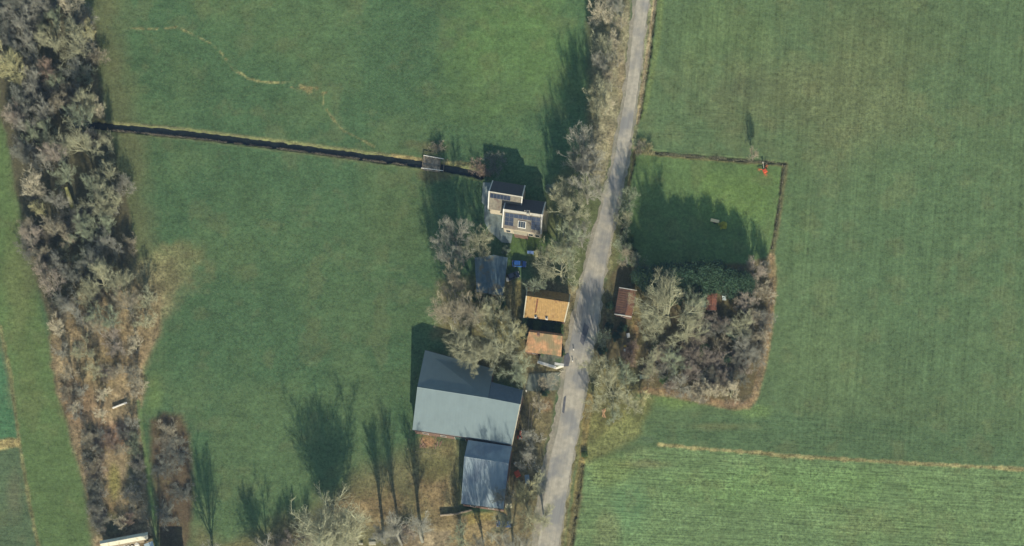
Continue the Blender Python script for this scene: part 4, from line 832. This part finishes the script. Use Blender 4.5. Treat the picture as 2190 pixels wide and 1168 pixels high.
p = on_slope(R0, R1, N0, N1, .55, .06, 0); mb = MB(); mb.tube(p - Vector((0, 0, .2)), p + Vector((0, 0, .8)), .11); mb.build('flue_pipe', M_white, root, True)
# dormer with white frame
mb = MB(); slope_panel(mb, q_, .40, .60, .47, .84, .02, .28); dm = mb.build('dormer', M_white, root, True)
mb = MB(); slope_panel(mb, q_, .413, .587, .49, .80, .283, .32); k_ = mb.build('dormer_glass', M_glass, None); k_.parent = dm; k_.matrix_parent_inverse = Matrix.Identity(4)
mb = MB()
for u_ in (.47, .53): slope_panel(mb, q_, u_ - .003, u_ + .003, .49, .8, .322, .34)
k_ = mb.build('glazing_bar', M_zinc, None); k_.parent = dm; k_.matrix_parent_inverse = Matrix.Identity(4)
mb = MB(); poly = [tuple(W(x, y, 2.9).to_2d()) for x, y in ((1099, 500), (1128, 505), (1128, 492), (1100, 487))]; mb.prism(poly, -.1, 2.9); po = mb.build('porch', M_brick, root, True)
mb = MB(); mb.prism([(x * 1.0, y) for x, y in poly], 2.903, 3.05); k_ = mb.build('porch_roof', M_cream, None); k_.parent = po; k_.matrix_parent_inverse = Matrix.Identity(4)
mb = MB(); poly = [tuple(W(x, y, 2.6).to_2d()) for x, y in ((1160, 487), (1167, 488), (1171.5, 452), (1165, 450))]; mb.prism(poly, -.1, 2.6); mb.build('side_annex', mat('beige_annex_roof', (156, 152, 120), vary=.15), root, True)
sv = (S0 + Vector((.36, .33, 0)), S1 + Vector((-.36, .33, 0)))
for t in (.12, .72, .9): wall_window(root, *sv, t, .8, 1.3, 1.6)
for t in (.3, .7): wall_window(root, S1 + Vector((-.35, .35, 0)), N1 + Vector((-.35, -.35, 0)), t, 3.4, 1.0, 1.2)
# dark north slope
mb = MB(); slope_panel(mb, (R0, R1, N0, N1), .03, .97, .05, .98, .012, .03); mb.build('north_tiles', M_roofd, root, True)
root, q6, r = gable('house', 'rear house with white gable edges and one short row of solar panels', HG,
    [(1053, 386), (1124, 397)], [(1043, 447), (1114, 458)], [(1045, 409), (1118, 421)], 4.6, 8.8, M_tileg, M_render, parapet=(M_white, .3), cap=(M_zinc, .3, .1))
N0, N1, S0, S1, R0, R1 = q6; q_ = (R0, R1, S0, S1)
panels(root, q_, [(.05 + i * .1, .15 + i * .1, .08, .34) for i in range(6)])
mb = MB(); slope_panel(mb, (R0, R1, N0, N1), .03, .97, .05, .98, .012, .03); mb.build('north_tiles', M_roofd, root, True)
for t in (.3, .7): wall_window(root, N0 + Vector((.3, -.3, 0)), S0 + Vector((.3, .3, 0)), t, .9, 1.2, 1.3)
# bottom left shed and its neighbours
M_wroof = mat('off_white_sheet', (218, 216, 194), lit=1.1, vary=.08, scale=1.5, second=(190, 182, 150), sec_scale=.8, sec_pos=(.55, .7))
root = empty('long_shed', W(265, 1160), 'long shed with off-white roof at the bottom left corner', 'shed')
pts = [W(213, 1157, 3), W(316, 1138, 3), W(316.5, 1153, 3), W(215, 1172, 3)]
r0, r1 = W(214, 1163.5, 3.7), W(316, 1144.5, 3.7)
mb = MB(); slab(mb, pts[3], pts[2], r1, r0, .1); mb.build('roof', M_wroof, root, True); mb = MB(); slab(mb, pts[1], pts[0], r0 + Vector((0, 0, .003)), r1 + Vector((0, 0, .003)), .1); mb.build('roof', M_wroof, root, True)
cc = sum(pts, Vector()) / 4; mb = MB(); mb.prism([tuple((cc + (p - cc) * .94).to_2d()) for p in (pts[3], pts[2], pts[1], pts[0])], -.1, 2.85); mb.build('wall', M_wood, root, True)
root = empty('carport', W(330, 1172), 'pale blue white lean roof at the bottom edge beside the long shed', 'carport')
mb = MB(); po = [W(308, 1164, 2.6), W(326, 1157, 2.6), W(334, 1185, 2.9), W(310, 1190, 2.9)]; mb.hexa([p - Vector((0, 0, .1)) for p in (po[3], po[2], po[1], po[0])], [po[3], po[2], po[1], po[0]]); mb.build('roof', mat('blue_white_sheet', (190, 206, 210), vary=.05), root, True)
mb = MB()
for p in po: mb.tube((p.x, p.y, -.1), (p.x, p.y, 2.5), .06)
mb.build('post', M_wood, root, True)
root = empty('dark_shed', W(372, 1185), 'dark shed just past the bottom edge casting a square shadow', 'shed')
mb = MB(); mb.prism([tuple(W(x, y).to_2d()) for x, y in ((350, 1215), (394, 1215), (394, 1176), (350, 1176))], -.1, 3.2); mb.build('wall', M_wood, root, True)
mb = MB(); mb.prism([tuple(W(x, y).to_2d()) for x, y in ((348, 1217), (396, 1217), (396, 1174), (348, 1174))], 3.2, 3.35); mb.build('roof', M_dark, root, True)

# ---------------------------------------------------------------- vehicles and loose things
def carve_car(px, py, heading, paint, label, name='parked_car', L_=4.3, h=1.45):
    rz = math.radians(heading); root = empty(name, W(px, py), label, 'car', 'cars parked on the farm', rz); wd = 1.76
    k = L_ / 4.3
    prof = [(-2.12, .32), (-2.15, .62), (-2.05, .88), (-1.5, .98), (.95, .98), (1.95, .80), (2.14, .6), (2.15, .32)]
    mb = MB(); V = []; n = len(prof)
    for y, s in ((-wd / 2, .97), (-wd / 2 + .12, 1), (wd / 2 - .12, 1), (wd / 2, .97)):
        V += [(x * k * s, y, z if abs(y) < wd / 2 - .01 else z * .97) for x, z in prof]
    mb.v = V; mb.f = [tuple(range(n))] + [tuple(reversed(range(3 * n, 4 * n)))]
    for a_ in range(3):
        for i in range(n): j = (i + 1) % n; mb.f.append((a_ * n + i, (a_ + 1) * n + i, (a_ + 1) * n + j, a_ * n + j))
    body = mb.build('body', paint, root)
    mb = MB(); mb.hexa([(-1.85 * k, -.78, .96), (1.05 * k, -.78, .96), (1.05 * k, .78, .96), (-1.85 * k, .78, .96)], [(-1.5 * k, -.62, h - .06), (.35 * k, -.62, h - .06), (.35 * k, .62, h - .06), (-1.5 * k, .62, h - .06)]); mb.build('windows', M_glass, root)
    mb = MB(); mb.box((-.57 * k, 0, h - .03), (1.82 * k, 1.24, .055)); mb.build('roof', paint, root, bevel=.02)
    for sx in (-1.3, 1.35):
        for sy in (-1, 1):
            mb = MB(); mb.tube((sx * k, sy * .68, .31), (sx * k, sy * .89, .31), .31, n=16); w_ = mb.build('wheel', M_dark, root)
            mb = MB(); mb.tube((sx * k, sy * .89, .31), (sx * k, sy * .905, .31), .18, n=12); rm = mb.build('rim', M_zinc, w_)
    for sy in (-1, 1):
        mb = MB(); mb.box((2.1 * k, sy * .62, .66), (.16, .36, .14)); mb.build('headlight', M_white, root)
        mb = MB(); mb.box((-2.1 * k, sy * .68, .74), (.12, .26, .16)); mb.build('tail_light', mat('red_lens', (150, 40, 36)), root)
        mb = MB(); mb.box((.85 * k, sy * .95, .98), (.14, .2, .12)); mb.build('mirror', paint, root)
    return root
def carpaint(n, c): return mat(n, c, rough=.3, vary=.05, spec=.6)
carve_car(1111, 566, -4, carpaint('blue_car_paint', (48, 96, 168)), 'bright blue car parked between garage and trees')
carve_car(1098, 592, 20, carpaint('black_car_paint', (44, 54, 70)), 'black car with pale glinting edge parked by the garage door', L_=3.9)
carve_car(1078, 1122, -3, carpaint('navy_car_paint', (62, 92, 140)), 'dull blue car on the gravel below the smaller barn', L_=4.5)
def thing1(name, mb, m, label, cat, group=None, bevel=0):
    o = mb.build(name, m, None, bevel=bevel); return tag(o, label, cat, group)
M_or = mat('orange_machine_paint', (206, 92, 58), vary=.2, scale=3); M_rust = mat('rust', (140, 92, 70), vary=.3, scale=4)
# bridge
def bridge():
    root = empty('ditch_bridge', W(925, 350), 'wooden plank bridge with white end rails across the ditch', 'bridge')
    a, b_, c_, d_ = W(904, 364), W(940, 369), W(941, 337), W(907, 332)
    n = 15
    mb = MB()
    for i in range(n):
        t0, t1 = i / n, (i + .86) / n; dz = .18 + random.uniform(-.015, .02)
        q0 = [lerp(a, d_, t0), lerp(b_, c_, t0), lerp(b_, c_, t1), lerp(a, d_, t1)]
        mb.hexa([p + Vector((0, 0, dz - .1)) for p in q0], [p + Vector((0, 0, dz)) for p in q0])
    mb.build('deck', mat('bridge_planks', (146, 138, 120), vary=.4, scale=1.6, second=(104, 100, 88)), root, True)
    mb = MB()
    for t in (.1, .5, .9):
        p, q2 = lerp(a, b_, t), lerp(d_, c_, t); mb.box(((p.x + q2.x) / 2, (p.y + q2.y) / 2, -.06), (.25, (q2 - p).length, .24), math.radians(-4))
    mb.build('girder', M_dark, root, True)
    for (l, r_) in ((W(902, 362), W(949, 368)), (W(907, 335), W(950, 343))):
        mb = MB(); mb.tube(l + Vector((0, 0, 1.05)), r_ + Vector((0, 0, 1.05)), .12); mb.build('end_rail', M_white, root, True)
        for t in (.0, .75, 1.0):
            p = lerp(l, r_, t); mb = MB(); mb.tube(p - Vector((0, 0, .3)), p + Vector((0, 0, 1.15)), .09); mb.build('post', M_wood, root, True)
    for (l, r_) in ((W(903, 364), W(907, 333)), (W(941, 369), W(943, 337)), (W(949, 369), W(951, 341))):
        mb = MB()
        for z in (.55, .95): mb.tube(l + Vector((0, 0, z)), r_ + Vector((0, 0, z)), .06)
        mb.build('side_rail', M_wood, root, True)
bridge()
# white trough / beam in the scrub with its dug hollow
mb = MB(); A_, B_ = W(240, 872, .8), W(271, 860, .8); d = (B_ - A_).normalized(); n_ = Vector((-d.y, d.x, 0))
root = empty('retaining_board', W(255, 868), 'long white board standing on edge in the brown scrub strip', 'board')
mb.hexa([A_ * 1 + n_ * .12 - Vector((0, 0, 1.1)), B_ + n_ * .12 - Vector((0, 0, 1.1)), B_ - n_ * .12 - Vector((0, 0, 1.1)), A_ - n_ * .12 - Vector((0, 0, 1.1))][::-1], [A_ + n_ * .12, B_ + n_ * .12, B_ - n_ * .12, A_ - n_ * .12][::-1]); mb.build('board', M_white, root, True)
for t in (.1, .5, .9):
    p = lerp(A_, B_, t) + n_ * .25; mb = MB(); mb.tube((p.x, p.y, -.2), (p.x, p.y, 1.1), .09); mb.build('post', M_wood, root, True)
# fallen trunk in the wood
mb = MB(); a_, b_ = W(141, 400, 5), W(160, 458, .4)
mb.tube(a_, b_, .55, .8, 10); thing1('leaning_trunk', mb, mat('mossy_bark', (146, 146, 92), vary=.25, scale=2), 'thick moss yellow trunk leaning in the middle of the left wood', 'tree trunk')
# log and bush in the paddock
root = empty('log_trailer', W(1530, 470), 'small flatbed trailer carrying a pale board in the shaded paddock', 'trailer')
A_, B_ = W(1520, 470, .8), W(1538, 474, .8); d = (B_ - A_).normalized(); n_ = Vector((-d.y, d.x, 0))
mb = MB(); mb.hexa([p + Vector((0, 0, -.2)) for p in (A_ - n_ * .45, B_ - n_ * .45, B_ + n_ * .45, A_ + n_ * .45)], [A_ - n_ * .45, B_ - n_ * .45, B_ + n_ * .45, A_ + n_ * .45]); mb.build('bed', mat('pale_board', (190, 170, 128), lit=.5, vary=.1), root, True)
for s in (-1, 1):
    p = lerp(A_, B_, .5) + n_ * s * .55; mb = MB(); mb.tube((p.x - n_.x * .1, p.y - n_.y * .1, .35), (p.x + n_.x * .1, p.y + n_.y * .1, .35), .35, n=14); mb.build('wheel', M_dark, root, True)
p0 = B_ - Vector((0, 0, .15)); mb = MB(); mb.tube(p0, p0 + d * 1.6 - n_ * .5 - Vector((0, 0, .2)), .06); mb.build('drawbar', M_rust, root, True)
# orange implement at the paddock corner
def implement():
    root = empty('hay_tedder', W(1634, 365), 'orange red farm implement standing at the corner of the paddock', 'farm machine')
    c = W(1634, 365); mb = MB(); mb.box((c.x + .3, c.y - .4, .8), (1.3, 1.2, .5), .5, .8); mb.build('gearbox', M_or, root, True, bevel=.04)
    for ang in (60, 170, 290):
        t = math.radians(ang); e = c + Vector((math.cos(t) * 1.5, math.sin(t) * 1.5, .6)); mb = MB(); mb.tube((c.x, c.y, .75), e, .1); mb.build('arm', M_or, root, True)
        mb = MB()
        for k in range(6): tt = t + k * math.pi / 3; mb.tube(e, e + Vector((math.cos(tt) * .7, math.sin(tt) * .7, -.3)), .05)
        mb.build('rotor', mat('faded_orange', (190, 110, 76)), root, True)
    mb = MB(); mb.tube((c.x, c.y, .7), (c.x - .3, c.y + 2.1, .9), .11); mb.box((c.x - .3, c.y + 2.1, .95), (.5, .35, .35)); mb.build('drawbar', M_cream, root, True)
implement()
# tyre ring
mb = MB(); c = W(1383, 604); n = 20
for (rr, z) in ((.95, .02), (1.0, .2), (.9, .4), (.62, .4), (.55, .2), (.62, .02)): mb.v += [(c.x + rr * math.cos(i * 2 * math.pi / n), c.y + rr * 1.1 * math.sin(i * 2 * math.pi / n), z) for i in range(n)]
for k in range(6):
    for i in range(n): mb.f.append((k * n + i, k * n + (i + 1) % n, ((k + 1) % 6) * n + (i + 1) % n, ((k + 1) % 6) * n + i))
thing1('fire_ring', mb, M_cream, 'round whitish ring lying on the garden path east of the red brown roof', 'ring')
# garden table, chairs, boxes
def box_thing(px, py, d, h, m, name, label, cat, rz=0, lid=None, group=None):
    c = W(px, py); root = empty(name, c, label, cat, group, math.radians(rz)); mb = MB(); mb.box((0, 0, h / 2), (d[0], d[1], h)); mb.build('body', m, root, bevel=.03)
    mb = MB(); mb.box((0, 0, h + .035), (d[0] * 1.06, d[1] * 1.06, .07)); mb.build('lid', lid or m, root, bevel=.02); return root
box_thing(1344, 719, (.95, 1.1), .9, M_white, 'storage_box', 'white box on the path south of the red brown house', 'box', 10)
box_thing(1337, 741, (.8, .5), .5, mat('yellow_plastic', (206, 176, 84)), 'crate', 'yellow crate beside the hedge east of the lane', 'crate', 8)
box_thing(1336.5, 750, (.6, .6), .7, M_white, 'bucket_box', 'tiny white tub just below the yellow crate', 'tub', 0)
box_thing(1107, 1015, (1.5, 1.6), 1.1, M_or, 'crate', 'orange crate in the shade right of the smaller barn', 'crate', 25)
box_thing(1101, 993, (.4, .4), .9, M_white, 'marker_box', 'tiny white box above the orange crate', 'box', 0)
box_thing(1128, 1027, (1.3, 2.6), .9, mat('blue_tarp', (128, 150, 164), vary=.15), 'covered_pile', 'pile under pale blue tarpaulin between smaller barn and lane', 'covered pile', 5)
box_thing(1523, 699, (.6, .6), .8, M_white, 'storage_box', 'tiny white box in the east garden south of the rusty shed', 'box', 0)
box_thing(1135, 541, (1.9, .7), .7, mat('pale_blue_box', (130, 152, 190), lit=.5), 'garden_chest', 'pale blue chest on the lawn north of the blue car', 'chest', -5)
box_thing(1147, 544, (.8, 1.7), .6, mat('beige_board', (168, 160, 112), lit=.6), 'board_stack', 'beige stack of boards right of the pale blue chest', 'boards', 10)
box_thing(1086, 599.5, (.8, .8), .9, M_white, 'water_barrel', 'small white barrel at the nose of the black car', 'barrel', 0)
box_thing(797, 1163, (2.0, .9), .6, M_cream, 'pallet_box', 'cream pallet box at the bottom edge below the slender trees', 'box', 3)
box_thing(772, 1164, (1.3, .5), .4, M_cream, 'pallet_box', 'small cream box at the bottom edge left of the larger one', 'box', 0)
box_thing(1180, 1004, (.5, .5), .9, M_or, 'lane_marker', 'small orange box on the west edge of the lane', 'box', 0) if False else None
def table(px, py, m, label, rz=0, d=(2.9, 1.2)):
    root = empty('garden_table', W(px, py), label, 'table', None, math.radians(rz)); mb = MB(); mb.box((0, 0, 1.5), (d[0], d[1], .08)); mb.build('tabletop', m, root, bevel=.02)
    for sx in (-1, 1):
        for sy in (-1, 1): mb = MB(); mb.tube((sx * (d[0] / 2 - .15), sy * (d[1] / 2 - .12), -.05), (sx * (d[0] / 2 - .2), sy * (d[1] / 2 - .15), 1.46), .06); mb.build('leg', M_wood, root)
    return root
table(1379, 809, mat('pale_green_paint', (170, 184, 160), vary=.08), 'pale green high table with dark shadow behind, south rim of the east garden')
def chair(px, py, rz, label):
    root = empty('garden_chair', W(px, py), label, 'chair', 'garden chairs right of the rusty shed', math.radians(rz))
    ms = mat('pale_plastic', (178, 192, 196), lit=.6)
    mb = MB()
    for i in range(4): mb.box((0, -.36 + i * .24, .45), (1.2, .17, .05))
    mb.build('seat', ms, root)
    mb = MB(); mb.box((0, .56, .9), (1.2, .06, .9)); mb.build('backrest', ms, root, bevel=.02)
    for sx in (-1, 1):
        for sy in (-1, 1): mb = MB(); mb.tube((sx * .5, sy * .4, -.05), (sx * .48, sy * .38, .43), .04); mb.build('leg', ms, root)
chair(1549, 640, 0, 'lower pale garden chair right of the rusty shed'); chair(1549, 627, 180, 'upper pale garden chair right of the rusty shed')
def marker(px, py, label, h=1.0):
    mb = MB(); c = W(px, py); mb.tube((c.x, c.y, -.1), (c.x, c.y, h - .15), .13, .12); mb.tube((c.x, c.y, h - .15), (c.x, c.y, h), .22, .15); thing1('marker_post', mb, M_white, label, 'post', 'short white posts')
marker(1227, 749, 'upper short white post on the lane edge beside the annex'); marker(1225, 774, 'lower short white post on the lane edge beside the annex')
# red machine by barn: small mower / tractor
def small_tractor(px, py):
    root = empty('compact_tractor', W(px, py), 'small red tractor parked against the east wall of the big barn', 'tractor', None, math.radians(82)); 
    mb = MB(); mb.box((.75, 0, .85), (1.4, .6, .55), 0, .9); mb.build('bonnet', M_or, root, bevel=.04); mb = MB(); mb.box((-.35, 0, .55), (1.6, .5, .4)); mb.build('chassis', M_dark, root)
    mb = MB(); mb.box((-.55, 0, .95), (.5, .5, .12)); mb.box((-.78, 0, 1.2), (.08, .5, .5)); mb.build('seat', M_dark, root)
    for x, r_, w_ in ((-.6, .55, .3), (1.1, .33, .2)):
        for s in (-1, 1): mb = MB(); mb.tube((x, s * .42, r_), (x, s * (.42 + w_), r_), r_, n=16); mb.build('wheel', M_dark, root)
    for s in (-1, 1): mb = MB(); mb.box((-.6, s * .58, 1.15), (.9, .36, .06)); mb.build('mudguard', M_or, root)
    mb = MB(); mb.tube((.1, 0, .95), (-.15, 0, 1.3), .04); mb.build('steering_wheel', M_dark, root)
small_tractor(1113, 934)
# plank piles
def pile(px, py, n, ln, m, label, rz=0, spread=1.0, cat='plank pile'):
    mb = MB(); c = W(px, py)
    for i in range(n):
        mb.box((c.x + random.uniform(-spread, spread), c.y + random.uniform(-spread, spread), .06 + .05 * i), (ln * random.uniform(.6, 1), random.uniform(.15, .3), .06), math.radians(rz + random.uniform(-35, 35)))
    thing1('plank_pile', mb, m, label, cat, 'piles of planks round the farm')
pile(904, 948, 6, 1.9, mat('reddish_planks', (160, 128, 106), vary=.3), 'reddish planks lying in a heap below the big barn, left end', 80)
pile(938, 947, 5, 1.9, mat('pinkish_planks', (152, 122, 106), vary=.3), 'loose pinkish planks below the big barn, right of the other heap', 60, 1.3)
pile(1290, 884, 6, 2.9, mat('fresh_planks', (204, 164, 124), vary=.15), 'bright tan planks in the roadside garden south of the crown cluster', 78, .35)
pile(1168, 760, 7, 1.8, M_plank, 'pale boards lying beside the flat annex', 5, 1.2)
pile(1198, 797, 5, 1.6, M_cream, 'pale loose boards at the corner of the grey yard', 20, .8)
mb = MB(); c = W(1088, 1080)
mb.hexa([(c.x - 1, c.y - .9, 0), (c.x + 1, c.y - .9, 0), (c.x + 1, c.y + .9, 0), (c.x - 1, c.y + .9, 0)], [(c.x - .9, c.y - .05, 1.3), (c.x + .9, c.y - .05, 1.3), (c.x + .9, c.y + .05, 1.3), (c.x - .9, c.y + .05, 1.3)]); thing1('small_tent', mb, mat('pale_canvas', (188, 186, 160)), 'pale ridge tent shaped cover at the corner of the smaller barn', 'cover')
for (a_, b_, lab) in (((1134, 862), (1129, 925), 'long pale pole lying beside the east wall of the big barn'), ((1143, 850), (1136, 915), 'second weathered pole lying parallel, nearer the lane')):
    mb = MB(); mb.tube(W(*a_) + Vector((0, 0, .12)), W(*b_) + Vector((0, 0, .16)), .1, .07); thing1('timber_pole', mb, M_plank, lab, 'pole')
marker(1126, 838, 'short white post at the north east corner of the big barn', 1.3)
# low dark hedge wall below the lower barn
def low_wall(pts, h, th, m, label, name='garden_wall', cat='wall'):
    mb = MB(); wp = [W(*p) for p in pts]
    for i, (a_, b_) in enumerate(zip(wp[:-1], wp[1:])):
        d = (b_ - a_).normalized(); n_ = Vector((-d.y, d.x, 0)) * th / 2; z0, z1 = Vector((0, 0, -.2)), Vector((0, 0, h + i * .003))
        mb.hexa([a_ - n_ + z0, b_ - n_ + z0, b_ + n_ + z0, a_ + n_ + z0], [a_ - n_ + z1, b_ - n_ + z1, b_ + n_ + z1, a_ + n_ + z1])
    return thing1(name, mb, m, label, cat)
low_wall([(942, 1104), (975, 1101), (1010, 1092)], 1.3, .25, M_wood, 'low timber wall running left from the foot of the smaller barn')
# wire fences: thin posts with rails, one thing each
def fence(pts, sp, h, label, group='post fences', m=M_wood):
    wp = [W(*p) for p in pts]; root = empty('post_fence', wp[0], label, 'fence', group); ln = [0]
    for a_, b_ in zip(wp[:-1], wp[1:]): ln.append(ln[-1] + (b_ - a_).length)
    n = int(ln[-1] / sp); P_ = []
    for i in range(n + 1):
        t = min(i * sp, ln[-1]); x = np.interp(t, ln, [p.x for p in wp]); y = np.interp(t, ln, [p.y for p in wp]); P_.append(Vector((x, y, 0)))
        mb = MB(); mb.tube((x, y, -.3), (x, y, h), .07, n=6); mb.build('post', m, root, True)
    mb = MB()
    for a_, b_ in zip(P_[:-1], P_[1:]):
        for z in (.5, h - .1): mb.tube(a_ + Vector((0, 0, z)), b_ + Vector((0, 0, z)), .015, n=4)
    mb.build('wire', M_dark, root, True)
fence([(1360, 327), (1440, 336), (1560, 346), (1678, 355)], 5, 1.2, 'wire fence along the north side of the paddock')
fence([(1678, 357), (1665, 450), (1651, 540)], 5, 1.2, 'wire fence down the east side of the paddock')
fence([(878, 920), (872, 965), (935, 972)], 3, 1.1, 'short fence round the plank heaps below the big barn')
fence([(309, 1078), (316, 1110), (324, 1150)], 2.5, 2.2, 'tall thin pale fence right of the long white shed', m=M_cream)
fence([(957, 343), (1000, 347), (1030, 352)], 4, 1.1, 'short fence on the ditch bank east of the plank bridge')
fence([(1470, 842), (1400, 832), (1360, 826)], 4, 1.1, 'fence along the south rim of the east garden')
mb = MB(); c = W(1310, 1077); 
def tub(px, py, r_, h, label, m=M_white):
    c = W(px, py); mb = MB(); mb.lathe((c.x, c.y, 0), [(r_ * .9, 0), (r_, .1), (r_, h - .1), (r_ * .6, h + .25)]); thing1('round_tank', mb, m, label, 'tank', 'round white tanks behind the long shed')
tub(294, 1166, .75, 1.2, 'largest round white tank behind the long shed')
for i, x in enumerate((284, 276, 268)): tub(x, 1170, .45, .9, ['rightmost', 'middle', 'leftmost'][i] + ' of the three small white tubs behind the long shed')

# ---------------------------------------------------------------- clear-air haze seen from high above
hm = bpy.data.materials.new('air'); hm.use_nodes = True; nt = hm.node_tree; nt.nodes.remove(nt.nodes['Principled BSDF'])
pv = nt.nodes.new('ShaderNodeVolumePrincipled'); pv.inputs['Color'].default_value = (.42, .66, 1.0, 1); pv.inputs['Density'].default_value = .00003; pv.inputs['Anisotropy'].default_value = .2
nt.links.new(pv.outputs[0], nt.nodes['Material Output'].inputs['Volume'])
mb = MB(); mb.box((0, 0, (950 - 4) / 2), (5400, 5400, 954)); o = mb.build('haze', hm); tag(o, None, None, None, 'stuff')
